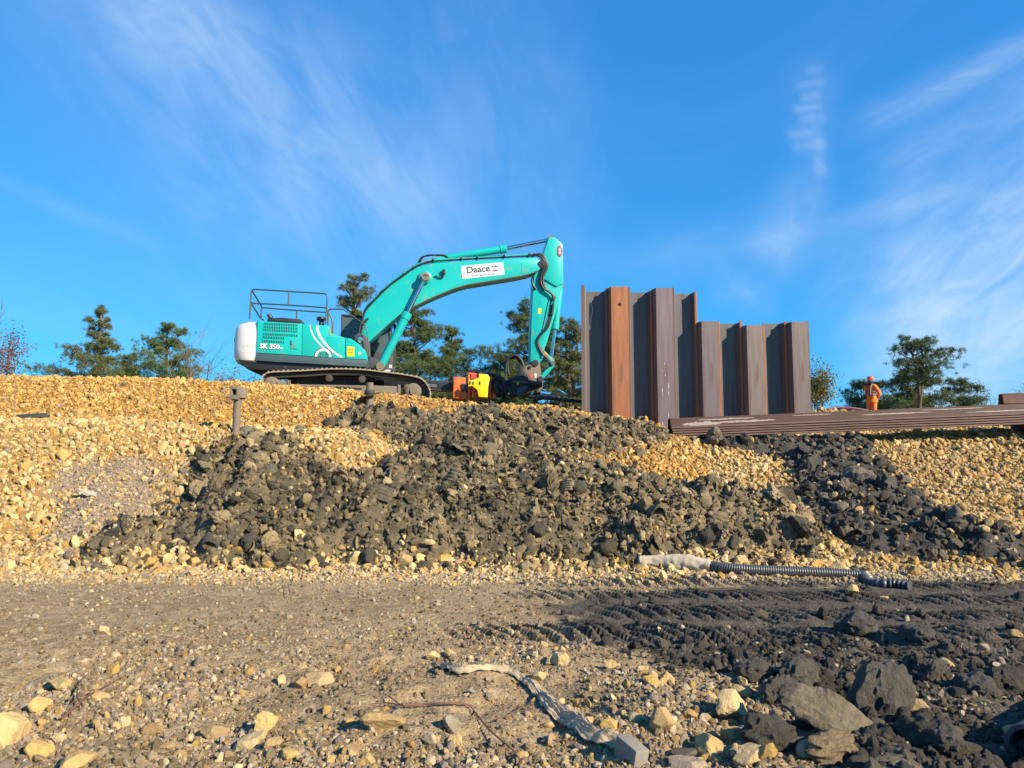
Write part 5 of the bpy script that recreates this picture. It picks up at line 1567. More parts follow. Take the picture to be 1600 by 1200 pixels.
pine(158, 479, 150, 50, 1, NEEDLE_Y, 'tall pine with layered branches rising behind the gravel bank between two lower trees', .10, nb=40, dens=1.0, taper=1.0, asym=-.1, pw=1.0)
pine(262, 512, 108, 50, 2, NEEDLE_G, 'smaller fresh green pine between the tall layered pine and the excavator counterweight', .12, nb=34, dens=1.0, taper=.5)
pine(553, 434, 84, 44, 3, NEEDLE_Y, 'pine whose crown shows above the excavator cab', .25, nb=36, dens=1.2, taper=.42, flat=.45)
pine(648, 495, 130, 44, 4, NEEDLE, 'broad spreading pine beneath the excavator boom', .15, nb=44, dens=1.25, taper=.45, flat=.34)
pine(706, 520, 90, 46, 14, NEEDLE, 'lower bushy pine beside the broad one beneath the boom', .12, nb=34, dens=1.1, taper=.5)
pine(838, 486, 120, 45, 5, NEEDLE, 'dense dark pine behind the excavator arm', .14, nb=46, dens=1.25, taper=.4)
pine(893, 505, 84, 43, 15, NEEDLE_Y, 'forked olive pine between the excavator arm and the sheet pile wall', .14, nb=36, dens=1.25, taper=.35, forks=2)
pine(782, 560, 80, 47, 25, NEEDLE, 'low pine behind the hammer hoses', .10, nb=26, dens=1.1, taper=.4)
pine(1432, 533, 76, 52, 6, NEEDLE_B, 'tall open crowned pine with twin stems behind the worker', .52, nb=30, dens=.75, taper=.35, forks=2, flat=.36)
pine(1418, 590, 90, 56, 16, NEEDLE_Y, 'low olive pine at the foot of the twin stemmed tree', .1, nb=26, dens=1.0, taper=.4)
pine(1345, 603, 76, 56, 7, NEEDLE_B, 'low pine beside the yellow bush and the worker', .1, nb=24, dens=.8, taper=.4)
pine(1500, 602, 66, 56, 8, NEEDLE, 'low pine right of the tall open crowned tree, short of the light green bush', .1, nb=24, dens=.9, taper=.4)
pine(205, 560, 60, 54, 9, NEEDLE_Y, 'low yellowish pine filling the gap between the two pines behind the gravel bank', .1, nb=20, dens=.8, taper=.4)
pine(620, 545, 60, 48, 10, NEEDLE_Y, 'pine seen through the gap between boom cylinder and cab', .1, nb=26, dens=1.0, taper=.4)


def bush(px, top, wpx, Y, seed, mat, label, nstem=7, nl=2600, size=.055, r=.16, twig=3, name='bush', cat='bush', clump=1.0):
    rng = np.random.default_rng(seed); tp = P(px, top, Y); z0 = 2.2; Hh = tp[2] - z0; Wd = wpx / F * Y / 2
    o = empty(name, (tp[0], Y, z0), 0, label, cat)
    m_ = MB(); ends = []
    for i in range(nstem):
        az = rng.uniform(0, 6.28); sp = rng.uniform(.15, 1.0); hh = Hh * (1 - .35 * sp * rng.uniform(.6, 1)) if i else Hh
        e = np.array([math.cos(az) * Wd * sp, math.sin(az) * Wd * sp, hh])
        mid = e * np.array([.35, .35, .55]) + rng.normal(size=3) * .12
        st_ = catmull([(0, 0, -.2), mid, e], 6); m_.tube(st_, np.linspace(.045, .010, len(st_)), 6); st_ = np.array(st_)
        for j in range(twig):
            k = rng.integers(len(st_) // 2, len(st_) - 1); b0 = st_[k]; d = rng.normal(size=3); d[2] = abs(d[2]) * .8 + .3; d /= np.linalg.norm(d); L = rng.uniform(.3, .8) * Hh * .22
            b1 = b0 + d * L; m_.tube([b0, (b0 + b1) / 2 + rng.normal(size=3) * .03, b1], [.014, .010, .006], 5); ends += [b1, (b0 + b1) / 2]
        ends += [st_[-1], st_[-3], st_[-5]]
    m_.build('stem', TWIG, o)
    ends = np.array(ends)
    if nl:
        V1, F1 = leaves(ends, r * clump, max(1, nl // len(ends)), size, rng)
        link_mesh('foliage', np_mesh('foliage', V1, F1, mat, smooth=False), o)
    return o


bush(14, 524, 84, 44, 31, LEAF_R, 'thin tree with red brown autumn leaves at the edge of the gravel bank', 11, 1500, .07, .22, 6, 'autumn_tree', 'tree')
bush(-20, 470, 70, 40, 32, LEAF_R, 'bare twiggy crown reaching in at the picture edge above the red leaved tree', 9, 60, .04, .2, 7, 'bare_tree', 'tree')
bush(1276, 566, 46, 36, 33, LEAF_Y, 'yellow green autumn bush beside the free end of the sheet pile wall', 10, 3000, .055, .22, 5, 'autumn_bush')
bush(372, 566, 74, 50, 34, LEAF_T, 'dry tan bush under the tail of the excavator', 10, 700, .07, .25, 4, 'autumn_bush')
bush(345, 585, 60, 52, 35, LEAF_L, 'low thin bush between the bare sapling and the dry tan bush', 8, 500, .07, .2, 4, 'autumn_bush')
bush(1533, 600, 40, 55, 36, LEAF_L, 'light green bush at the end of the row of low pines', 7, 700, .06, .2, 4, 'autumn_bush')
bush(1607, 590, 40, 48, 37, LEAF_T, 'bare twigs at the picture edge above the end of the second lying pile', 8, 0, .05, .2, 7, 'bare_bush')
bush(1440, 610, 110, 60, 38, LEAF_T, 'brownish scrub spreading under the twin stemmed pine', 14, 2400, .07, .35, 4, 'scrub_bush')
bush(735, 590, 70, 60, 39, LEAF_L, 'low green scrub beyond the hammer', 10, 2400, .07, .35, 4, 'scrub_bush')
bush(880, 590, 70, 58, 40, LEAF_T, 'brown scrub at the foot of the forked pine', 10, 2400, .07, .35, 4, 'scrub_bush')
bush(645, 598, 60, 58, 45, NEEDLE_G, 'green scrub behind the front of the excavator track', 10, 2400, .07, .35, 4, 'scrub_bush')


def sapling(px, top, Y, seed, spread, label):
    rng = np.random.default_rng(seed); tp = P(px, top, Y); z0 = 2.2; Hh = tp[2] - z0
    o = empty('bare_sapling', (tp[0], Y, z0), 0, label, 'sapling')
    def grow(mb, p, d, L, r, lev):
        e = p + d * L; mid = (p + e) / 2 + rng.normal(size=3) * L * .05
        mb.tube(catmull([p, mid, e], 4), np.linspace(r, r * .55, 9), 6)
        if lev:
            for _ in range(rng.integers(2, 4)):
                nd = d + rng.normal(size=3) * np.array([spread, spread, .18]); nd[2] = abs(nd[2]); nd /= np.linalg.norm(nd)
                grow(mb, p + d * L * rng.uniform(.55, 1.0), nd, L * rng.uniform(.5, .75), r * .55, lev - 1)
    t_ = MB(); grow(t_, np.array([0, 0, -.2]), np.array([.05, 0, 1.0]), Hh * .52, .05, 0); t_.build('trunk', TWIG, o)
    b_ = MB()
    for k in range(4):
        d = np.array([rng.normal() * spread, rng.normal() * spread, 1.0]); d /= np.linalg.norm(d)
        grow(b_, np.array([.025 * Hh, 0, Hh * rng.uniform(.22, .46)]), d, Hh * rng.uniform(.28, .45), .028, 2)
    b_.build('branches', TWIG, o)
sapling(296, 505, 47, 41, .45, 'leafless sapling with upright twigs in front of the fresh green pine')
sapling(322, 520, 46, 42, .6, 'leafless forked sapling between the upright one and the excavator')
sapling(284, 530, 45, 44, .5, 'thin leafless sapling low in front of the fresh green pine trunk')
# ------------------------------------------------------------------ small things on the bank
def drop(px, py):
    """ground point, with height, seen under a photo pixel (heaps included)"""
    xy = hit(px, py)[0]
    return Vector((xy[0], xy[1], float(surf(np.array([xy[0]]), np.array([xy[1]]))[0])))


# mud-caked tube with slotted socket
b0 = drop(369, 676); Yp = b0.y; zt_ = P(0, 604, Yp)[2]; x_ = b0.x; hgt = zt_ - b0.z
po = empty('drill_tube', b0, 0, 'upright mud caked steel tube with a slotted socket head standing in the gravel', 'steel tube')
MB().tube([(0, 0, -.3), (.0, 0, hgt * .5), (.012, 0, hgt * .78)], .068, 20).build('tube', MUDSTEEL, po)
hh0 = hgt * .70
for x0_ in (-.075, .045):
    MB().box((x0_, -.05, (hh0 + hgt) / 2), (.038, .16, hgt - hh0)).build('socket_cheek', MUDSTEEL, po, bevel=.012)
MB().box((-.02, .04, (hh0 + hgt) / 2), (.12, .05, hgt - hh0)).build('socket_back', CHAIN, po)
m_ = MB(); m_.box((-.02, -.09, hgt - .03), (.11, .09, .05)); m_.build('socket_cap', MUDSTEEL, po, bevel=.008)
MB().box((-.02, -.07, hh0 + .05), (.11, .12, .08)).build('socket_block', MUDSTEEL, po, bevel=.008)
MB().lathe([(.06, -.06), (.095, -.04), (.10, .05), (.09, .12), (.06, .14)], (.06, .02, hgt * .80), n=18).build('socket_lug', MUDSTEEL, po)
# auger stub
b0 = drop(575, 638); hgt = P(0, 598, b0.y)[2] - b0.z
au = empty('auger_stub', b0, 0, 'short auger stem with muddy flight poking out of the bank below the track', 'auger')
MB().tube([(.03, 0, -.2), (.03, 0, hgt)], .078, 20).build('stem', MUDSTEEL, au)
MB().lathe([(.10, -.05), (.115, -.03), (.115, .03), (.10, .05)], (.03, 0, hgt * .62), n=20).build('collar', CHAIN, au)
m_ = MB(); n_ = 40; fl = []
for k in range(n_ + 1):
    a = 2 * math.pi * (k / n_) * .92 + .5; z_ = hgt * .02 + .30 * k / n_
    fl.append([(.03 + r_ * math.cos(a), r_ * math.sin(a), z_ + dz_) for r_, dz_ in ((.07, 0), (.24, .015), (.24, .035), (.07, .02))])
m_.rings(fl); m_.build('flight', CHAIN, au)
# dark batten and marker rod
b0 = drop(48, 656)
m_ = MB(); m_.box((0, 0, .035), (.62, .10, .05), Matrix.Rotation(R(-4), 3, 'Y')); m_.box((.02, -.03, .075), (.50, .05, .03), Matrix.Rotation(R(-5), 3, 'Y'))
o = m_.build('steel_batten', DGREY, None, bevel=.008); o.location = b0 + Vector((0, 0, .02)); o.rotation_euler = (0, 0, R(14)); tag(o, 'dark flat batten lying on the bench of the upper gravel bank', 'batten')
b0 = drop(21, 657)
o = MB().tube([(0, 0, -.1), (0, 0, .88)], .008, 6).build('marker_rod', MUDSTEEL, None); o.location = b0; tag(o, 'thin upright marker rod in the gravel beside the dark batten', 'rod')
# purple cables behind the stack
for k in range(3):
    Yk = 22.0 + .3 * k
    pts = [P(1284 + 8 * k, 640 - k, Yk), P(1300, 638 - .6 * k, Yk), P(1322, 636.4 + k, Yk), P(1340, 638.5 + k, Yk), P(1356, 641 + k * .8, Yk)]
    tag(MB().tube(catmull(pts, 6), .02, 8).build('cable', pmat('purple cable %d' % k, (.22, .05, .12) if k != 1 else (.30, .09, .10), .5), None), ('purple cable draped over the gravel hump behind the stack', 'dull red cable draped between the two purple ones behind the stack', 'lower purple cable sagging towards the worker')[k], 'cable', 'cables behind the stack')
# crumpled blue sheet far behind the bank
c_ = P(866, 617.5, 30.0); V1 = []; n_ = 12
gxs, gys = np.meshgrid(np.linspace(-.55, .55, n_), np.linspace(-.5, .5, n_))
V1 = np.stack([gxs.ravel(), gys.ravel(), (.5 * fbm(gxs + 3, gys, 2.2, 3, 7) - .1).ravel()], 1)
o = link_mesh('blue_sheet', np_mesh('blue_sheet', V1, grid_faces(n_, n_), pmat('blue tarpaulin', (.05, .22, .52), .5, 0, .1, 4), sharp=40)); o.location = c_ + np.array([0, 0, -.12]); tag(o, 'crumpled blue sheet far behind the flat steel plate', 'tarpaulin')

# ------------------------------------------------------------------ corrugated hose along the toe
def gpath(pts, r):
    out = []
    for a, b_ in pts:
        xy = hit(a, b_)[0]; out.append(np.array([xy[0], xy[1], float(surf(np.array([xy[0]]), np.array([xy[1]]))[0]) + r]))
    return out


def ribbed(path, r0, r1, pitch, mat, name, parent, amp=.13):
    p = np.array(catmull(path, 14)); cum = np.concatenate([[0], np.cumsum(np.linalg.norm(np.diff(p, axis=0), axis=1))]); L = cum[-1]
    n_ = int(L / pitch) * 4; s = np.linspace(0, L, n_ + 1)
    q_ = np.stack([np.interp(s, cum, p[:, k]) for k in range(3)], 1)
    rr = np.linspace(r0, r1, n_ + 1) * (1 + amp * np.array([1, .4, -1, .4])[np.arange(n_ + 1) % 4])
    return MB().tube([Vector(v) for v in q_], rr, 14).build(name, mat, parent, smooth=60)


HOSEM = pmat('grey corrugated plastic', (.075, .080, .085), .42, 0, .15, 3, (.30, .24, .16), .12, 3)
def smooth_path(pts, r, flat_=1.0):
    p = np.array(gpath(pts, r)); u = np.linspace(0, 1, len(p))
    for k_ in (1, 2):
        co_ = np.polyfit(u, p[:, k_], 2); p[:, k_] = p[:, k_] * (1 - flat_) + np.polyval(co_, u) * flat_
    return [v for v in p]
allp = smooth_path([(1000, 887), (1020, 886), (1045, 887), (1068, 889), (1086, 890), (1110, 894), (1135, 898), (1170, 901), (1230, 902), (1300, 902), (1352, 906)], .072, .85)
hp = allp[4:]
ho = empty('drain_hose', hp[0], 0, 'long dark grey corrugated drain hose with wrapped end lying at the bank foot', 'hose')
off = Vector(hp[0])
ribbed([Vector(p) - off for p in hp], .066, .055, .028, HOSEM, 'corrugated_pipe', ho, .06)
sp_ = allp[:6][::-1]
m_ = MB(); cc = catmull([Vector(p) - off for p in sp_], 8); rs = [.076 + .040 * math.sin(math.pi * min(1, i / len(cc) * 1.25)) ** 1.2 * (1 if i < len(cc) * .85 else .8) for i in range(len(cc))]; rs[-1] = .05
sleeve = m_.tube(cc, rs, 22).mesh('fabric_sleeve', pmat('cream geotextile', (.56, .46, .33), .9, 0, .2, 5, (.25, .2, .14), .1, 4, .4, 25), smooth=70)
for v in sleeve.vertices:
    c3 = v.co * 1.0; v.co += v.normal * (.022 * mnoise.noise(Vector((c3.x * 5, c3.y * 20, c3.z * 20))) + .012 * mnoise.noise(c3 * 30))
link_mesh('fabric_sleeve', sleeve, ho)
hp2 = gpath([(1352, 911), (1362, 914), (1380, 918), (1400, 920), (1422, 924)], .05)
tag(ribbed([Vector(p) for p in hp2], .065, .045, .05, HOSEM, 'coiled_hose', None, .28), 'loose flattened tail of ribbed hose beyond the end of the long drain hose', 'hose')

# ------------------------------------------------------------------ torn fabric, twigs and pipe in the foreground
FAB = pmat('muddy geotextile', (.50, .385, .25), .9, 0, .18, 4, (.28, .20, .12), .18, 2.5, .5, 60)
def strip(pts, hw, name, label, lift=.010, amp=.022, seed=3):
    g_ = np.array([hit(a, b_)[0] for a, b_ in pts]); c = np.array(catmull([(*p, 0) for p in g_], 16))[:, :2]
    n_ = len(c); hw = np.interp(np.linspace(0, 1, n_), np.linspace(0, 1, len(hw)), hw)
    tg = np.gradient(c, axis=0); tg /= np.linalg.norm(tg, axis=1, keepdims=True); nr = np.stack([-tg[:, 1], tg[:, 0]], 1)
    m = 36; v = np.linspace(-1, 1, m); s = np.arange(n_) / n_ * 3.2
    S, Vv = np.meshgrid(s, v, indexing='ij')
    edge = 1 + .25 * (fbm(S * 3, Vv * 0 + np.sign(Vv) * 5, 2.0, 3, seed) - .5) * 2
    off = Vv * hw[:, None] * edge
    X = c[:, 0][:, None] + nr[:, 0][:, None] * off; Y = c[:, 1][:, None] + nr[:, 1][:, None] * off
    w = hw[:, None] / hw.max()
    fold = fbm(S * .9, Vv * 2.1 + .5 * np.sin(S * 2), 1.9, 3, seed + 1, .5, True) * amp * 1.9 + .6 * amp * fbm(S * 4, Vv * 5, 1.5, 3, seed + 2)
    Z = surf(X.ravel(), Y.ravel()).reshape(X.shape); 
    for _ in range(2): Z = (Z + np.roll(Z, 1, 1) + np.roll(Z, -1, 1)) / 3 if m > 2 else Z
    Z[:, 0] = Z[:, 1]; Z[:, -1] = Z[:, -2]
    Z = Z + lift + fold * (.45 + .55 * w) * (1 - .55 * np.abs(Vv) ** 3)
    V1 = np.stack([X.ravel(), Y.ravel(), Z.ravel()], 1); f1 = grid_faces(n_, m)
    V2 = V1 - np.array([0, 0, .006]); o_ = len(V1)
    me = np_mesh(name, np.concatenate([V1, V2]), np.concatenate([f1, f1[:, ::-1] + o_]), FAB, sharp=60)
    return tag(link_mesh(name, me), label, 'fabric')
strip([(792, 1052), (815, 1066), (838, 1086), (862, 1106), (890, 1130), (920, 1150), (950, 1164), (985, 1180)], [.012, .03, .045, .058, .066, .062, .05, .02], 'torn_fabric', 'torn strip of muddy cream fabric trailing across the dirt towards a grey block')
strip([(692, 1046), (706, 1050), (722, 1053), (745, 1050), (765, 1049), (795, 1053)], [.03, .05, .045, .012, .010, .018], 'torn_fabric', 'small wrinkled knot of fabric with a thin tail lying beside the long torn strip', amp=.03, seed=9)


def twig(pts, r, label, brs=(), lift=.02):
    o = empty('twig', Vector(gpath([pts[0]], 0)[0]), 0, label, 'twig'); base_ = o.location.copy()
    p = [Vector(v) - base_ for v in gpath(pts, r + lift)]
    MB().tube(catmull(p, 5), np.linspace(r, r * .5, (len(p) - 1) * 5 + 1) if len(p) > 2 else [r, r * .6], 7).build('stem', TWG, o)
    for br in brs:
        pb = [Vector(v) - base_ for v in gpath(br, r * .4 + lift)]
        MB().tube(catmull(pb, 5), np.linspace(r * .5, r * .2, (len(pb) - 1) * 5 + 1) if len(pb) > 2 else [r * .5, r * .25], 6).build('branch', TWG, o)
TWG = pmat('red brown twig', (.16, .075, .045), .8, 0, .3, 20)
twig([(628, 1111), (660, 1110), (690, 1109), (730, 1110), (742, 1120), (765, 1150), (800, 1185), (815, 1205)], .0075, 'long red brown root lying across the dirt past the grey concrete lump', ([(628, 1111), (612, 1098), (600, 1090)], [(628, 1111), (605, 1106), (580, 1106)], [(628, 1111), (600, 1110), (576, 1112)]))
twig([(776, 1132), (800, 1122), (815, 1112), (822, 1102)], .004, 'short thin curved twig on bare dirt beside the torn fabric')
twig([(845, 1170), (855, 1166), (880, 1165), (905, 1167)], .004, 'short straight twig just below the torn fabric')
twig([(130, 1118), (120, 1098), (124, 1075), (138, 1062)], .007, 'dark twig standing out of the gravel near the foreground corner', ([(120, 1098), (108, 1118), (96, 1135)],), .03)
twig([(95, 1140), (130, 1105), (165, 1085), (195, 1068)], .007, 'longer dark twig leaning over yellow stones near the foreground corner', ([(150, 1092), (172, 1090), (186, 1082)],), .04)
twig([(735, 1010), (752, 998), (770, 986)], .004, 'thin straw lying on the bare road above the fabric knot', (), .03)
twig([(452, 938), (451, 925), (450, 918)], .004, 'tiny stalk sticking up from the road', (), .05)
# pipe mouth in the bottom corner
c_ = drop(1600, 1196); Rp = .125
pm = empty('plastic_pipe', c_, 0, 'open end of a dark blue grey pipe in the bottom corner among black lumps', 'pipe')
d_ = Vector((.80, .55, .02)).normalized(); cp = Vector((.03, -.02, .07))
m_ = MB(); uu = d_.cross(Vector((0, 0, 1))).normalized(); ww = uu.cross(d_); rg_ = []
for r_, s_ in ((Rp, 1.6), (Rp, .02), (Rp * .97, 0), (Rp * .80, 0), (Rp * .78, .02), (Rp * .78, 1.5)):
    rg_.append([cp + d_ * s_ + (uu * math.cos(a) + ww * math.sin(a)) * r_ for a in np.linspace(0, 2 * math.pi, 32, endpoint=False)])
m_.rings(rg_); m_.build('pipe_wall', pmat('blue grey pipe', (.055, .062, .085), .4, 0, .12, 4, (.14, .11, .08), .2, 6), pm)
# dressed grey block
bl = drop(985, 1186); m_ = MB(); m_.box((0, 0, .03), (.085, .17, .11))
o = m_.build('grey_block', pmat('grey cut stone', (.27, .235, .19), .8, 0, .08, 4, (.30, .24, .16), .1, 3, .3, 40), None, bevel=.008); o.location = bl; o.rotation_euler = (R(8), R(5), R(28)); tag(o, 'sharp edged grey cut stone block at the end of the torn fabric', 'stone block')

# ------------------------------------------------------------------ single stones
SROCK = [rock_mesh('rock', M_STONE, np.random.default_rng(100 + i), 4, 9, .85, .07) for i in range(16)]
HERO = [  # photo pixel of the centre, width in pixels, height factor, colour, label
    (8, 1148, 78, .9, (.62, .48, .26), 'large pale yellow boulder at the picture edge in the foreground'), (62, 1178, 36, .8, (.64, .44, .18), 'rounded yellow stone just below the large pale boulder'),
    (100, 1068, 42, .5, (.58, .45, .24), 'long pale slab of stone above the dark twigs'), (64, 1106, 30, .8, (.62, .45, .22), 'blocky yellow stone right beside the large pale boulder'),
    (157, 1090, 26, .8, (.60, .45, .24), 'yellow stone in the fork of the leaning dark twig'), (120, 1190, 42, .7, (.60, .44, .22), 'flat yellow stone shadowed on one side at the bottom picture edge'),
    (240, 1142, 34, .6, (.33, .24, .13), 'brown stone half sunk in the dirt with a pale rim'), (270, 1122, 15, 1.3, (.62, .49, .28), 'small upright cream stone above the brown sunken one'),
    (262, 1164, 28, .5, (.47, .36, .22), 'thin tan wedge of stone just below the small upright cream stone'), (333, 1149, 40, .55, (.36, .28, .17), 'flat grey brown stone embedded in dirt'),
    (391, 1160, 46, .45, (.58, .47, .29), 'long flat cream stone under the bright upright one'), (415, 1136, 30, 1.2, (.68, .52, .25), 'bright yellow upright stone in the middle foreground'),
    (426, 1162, 22, .8, (.48, .36, .20), 'round tan stone touching the bright upright one'), (496, 1062, 38, .6, (.52, .40, .25), 'angular tan slab standing in bare dirt'),
    (466, 1070, 26, .6, (.40, .28, .15), 'sunken ochre stone beside the angular tan slab'), (600, 1128, 58, .4, (.42, .32, .18), 'broad flat brown slab beneath the frayed end of the long root'),
    (704, 1134, 34, .9, (.36, .33, .28), 'speckled grey concrete lump beside the bend of the long root'), (712, 1162, 22, .9, (.58, .46, .25), 'yellow stone below the grey concrete lump'),
    (673, 1163, 24, .8, (.50, .44, .33), 'pale stone among grey pebbles below the long root'), (552, 1174, 32, .7, (.38, .28, .18), 'brown stone among pebbles at the lower middle of the foreground'),
    (455, 1184, 26, .9, (.64, .46, .20), 'yellow stone with a sharp top at the bottom picture edge'), (574, 1194, 24, .9, (.62, .46, .23), 'split yellow stone at the very bottom below the brown one'),
    (1146, 1108, 62, .75, (.62, .51, .31), 'big cream boulder with a dark hollow beside it'), (1160, 1082, 32, .6, (.58, .47, .28), 'pale leaning shard just above the big cream boulder'),
    (1106, 1087, 28, .5, (.50, .39, .23), 'tan ledge of stone beside the hollow'), (1111, 1176, 60, .6, (.56, .42, .22), 'big tan block in a cluster of rocks at the bottom edge'),
    (1145, 1162, 34, 1.25, (.54, .40, .21), 'upright tan stone standing in the rock cluster'), (1174, 1186, 46, .7, (.60, .47, .30), 'cream block at the dark clod end of the rock cluster'),
    (1066, 1180, 34, .6, (.14, .125, .11), 'dark grey stone at the edge of the tan rock cluster'), (1072, 1198, 50, .5, (.44, .38, .31), 'pale grey rounded stone cut off by the bottom edge'),
    (1032, 1132, 42, .7, (.44, .33, .18), 'ochre stone half buried in the dirt slope'), (1079, 1120, 20, 1.0, (.58, .40, .17), 'small orange yellow stone beside the half buried ochre one'),
    (1040, 1062, 26, .8, (.60, .47, .25), 'yellow stone at the edge of the black mud ruts'), (1021, 1062, 16, 1.2, (.60, .47, .26), 'small upright yellow stone touching its larger neighbour by the ruts'),
    (1476, 1046, 28, .7, (.66, .54, .33), 'bright cream stone alone on the black mud'), (1428, 1110, 46, .7, (.52, .40, .24), 'tan stone leaning on the tall black clod'),
    (1455, 1136, 42, .5, (.54, .43, .27), 'flat tan stone below the leaning one among black lumps'), (1590, 1150, 36, .6, (.50, .38, .22), 'tan stone beside the open pipe end'),
    (1590, 998, 20, .8, (.48, .33, .18), 'brownish stone on the black road near the picture edge'), (705, 1022, 22, .8, (.58, .47, .27), 'pale yellow stone on the road above the fabric knot'),
    (677, 1026, 20, .9, (.60, .48, .28), 'pale round stone beside its twin above the fabric knot'), (158, 985, 18, .7, (.58, .47, .30), 'cream stone alone on the brown road'),
    (314, 972, 24, .35, (.34, .30, .25), 'flat grey stone pressed into the road'), (955, 1040, 18, .8, (.56, .43, .22), 'yellow stone at the tip of the lower rut'),
    (1003, 1048, 18, .8, (.60, .47, .26), 'yellow stone among chips beside the lower rut'), (850, 1008, 12, .8, (.56, .44, .25), 'small tan stone on the road between fabric and ruts'),
    (1330, 928, 22, .5, (.58, .44, .22), 'flat yellow stone just in front of the hose tail'), (1378, 932, 22, .5, (.56, .40, .18), 'flat orange stone next to the hose tail on the road edge'),
    (1062, 900, 22, .7, (.62, .50, .28), 'large pale stone tucked under the wrapped hose end'), (120, 398, 0, 0, (0, 0, 0), ''),
    (1160, 880, 24, .9, (.56, .42, .24), 'tan stone standing behind the middle of the drain hose'), (1310, 888, 30, .7, (.60, .47, .28), 'large cream stone at the foot of the black clay band'),
    (190, 893, 24, .7, (.60, .46, .22), 'yellow stone in the loose band along the road edge below the grey gravel patch')]
nh = 0
for (px_, py_, w_, hf, c_, lab) in HERO:
    if not w_: continue
    g_ = drop(px_, py_ + w_ * .18); dist = math.hypot(g_.y, CAMZ); s_ = w_ / F * dist / 2 * 1.06
    o = link_mesh('rock', SROCK[nh % 16]); rg = random.Random(nh * 7 + 1)
    o.scale = (s_, s_ * rg.uniform(.75, 1.0), s_ * hf / .72); o.rotation_euler = (rg.uniform(-.35, .35), rg.uniform(-.35, .35), rg.uniform(-.6, .6) + (math.pi if nh % 2 else 0))
    o.location = g_ + Vector((0, 0, s_ * hf * .42)); o.color = (c_[0], c_[1] * .90, c_[2] * .74, 1)
    tag(o, lab, 'rock', 'single stones lying about the site'); nh += 1
# pale flat shard on the grey gravel patch
g_ = drop(141, 776); o = link_mesh('rock', SROCK[3]); o.scale = (.22, .10, .05); o.rotation_euler = (.5, .3, .9); o.location = g_ + Vector((0, 0, .04)); o.color = (.42, .38, .32, 1)
tag(o, 'pale grey flat shard lying on the fine grey gravel patch of the bank', 'rock', 'single stones lying about the site')
g_ = drop(1161, 1156); m_ = MB(); m_.box((0, 0, 0), (.03, .02, .05)); o = m_.build('plastic_scrap', pmat('blue plastic', (.10, .16, .50), .4), None, bevel=.004); o.location = g_ + Vector((0, 0, .05)); o.rotation_euler = (.3, .2, .5); tag(o, 'tiny scrap of blue plastic beside the upright tan stone', 'scrap')

BANK_MARKS = [(130, 'near the marker rod'), (330, 'short of the upright tube'), (420, 'below the upright tube'), (500, 'below the excavator body'), (560, 'below the track front'), (630, 'below the auger stub'), (700, 'below the track idler'),
              (770, 'below the piling hammer'), (860, 'below the excavator arm'), (920, 'below the flat steel plate'), (985, 'below the rust orange pile'), (1050, 'below the purple grey pile'), (1110, 'below the step in the wall'),
              (1180, 'below the short piles'), (1270, 'below the wall end'), (1350, 'below the yellow bush'), (1420, 'below the worker'), (1490, 'below the twin stemmed pine'), (9999, 'below the far stack end')]
ROAD_MARKS = [(70, 'by the large pale boulder'), (210, 'by the dark twigs'), (330, 'by the little upright stone'), (450, 'by the bright upright stone'), (560, 'by the angular tan slab'), (650, 'by the frayed root end'), (760, 'by the bend of the root'),
              (860, 'by the fabric middle'), (960, 'by the wide fabric end'), (1060, 'by the grey block'), (1120, 'by the half buried ochre stone'), (1190, 'by the big cream boulder'), (1270, 'by the rounded dark clod'), (1350, 'by the large tilted slab'),
              (1430, 'by the tall black clod'), (1510, 'by the bright cream stone'), (9999, 'by the open pipe')]


def describe(x, y, z, kind, tint, size, big):
    px_, py_ = proj(x, y, z)
    marks = BANK_MARKS if y > 9.2 else ROAD_MARKS
    mk = next(w for lim, w in marks if px_ < lim)
    if y > 9.2:
        rows_ = ((10.1, 'at the toe'), (11.4, 'low down'), (12.8, 'midway up'), (14.4, 'high up'), (99, 'near the crest'))
    else:
        rows_ = ((4.0, 'at the very front'), (4.7, 'close in front'), (5.6, 'a little way off'), (6.8, 'farther up the road'), (99, 'across the road'))
    rw = next(w for lim, w in rows_ if y < lim)
    lum_ = sum(tint) / 3; ra_ = tint[0] / max(tint[2], 1e-3)
    if kind == 'stone': cw_ = ('pale cream' if lum_ > .44 else 'cream' if lum_ > .40 else 'straw yellow' if ra_ < 3.2 else 'ochre') if lum_ > .30 else 'muddy tan'
    else: cw_ = 'black' if lum_ < .055 else 'charcoal' if lum_ < .075 else 'dark grey' if lum_ < .10 else 'olive grey' if lum_ < .13 else 'grey brown' if lum_ < .165 else 'tan'
    return '%s %s %s %s, %s' % ('large' if size > big * 1.3 else 'small' if size < big * .8 else 'mid-sized', cw_, kind, rw, mk)


# further loose stones, by zone
def zone_rocks(n_, area, sizes, tints, label, grp, cond=None, seed=1, hid=.35):
    rg = np.random.default_rng(seed); k = 0; tries = 0
    while k < n_ and tries < 4000:
        tries += 1; px_, py_ = rg.uniform(area[0], area[2]), rg.uniform(area[1], area[3])
        xy = hit(px_, py_)[0]
        if cond is not None and not cond(xy[0], xy[1]): continue
        z_ = float(surf(np.array([xy[0]]), np.array([xy[1]]))[0]); s_ = rg.lognormal(math.log(sizes), .3)
        o = link_mesh('rock', SROCK[rg.integers(16)]); o.scale = tuple(s_ * rg.uniform(.75, 1.2, 3)); o.rotation_euler = tuple(rg.uniform(0, 6.28, 3)); o.location = (xy[0], xy[1], z_ + s_ * hid)
        o.color = (*(tints[rg.integers(len(tints))] * rg.uniform(.85, 1.1)), 1); tag(o, describe(xy[0], xy[1], z_, 'stone', o.color[:3], s_, sizes), 'rock', grp); k += 1
inmud = lambda x, y: mud_mask(np.array([x]), np.array([y]))[0] > .5
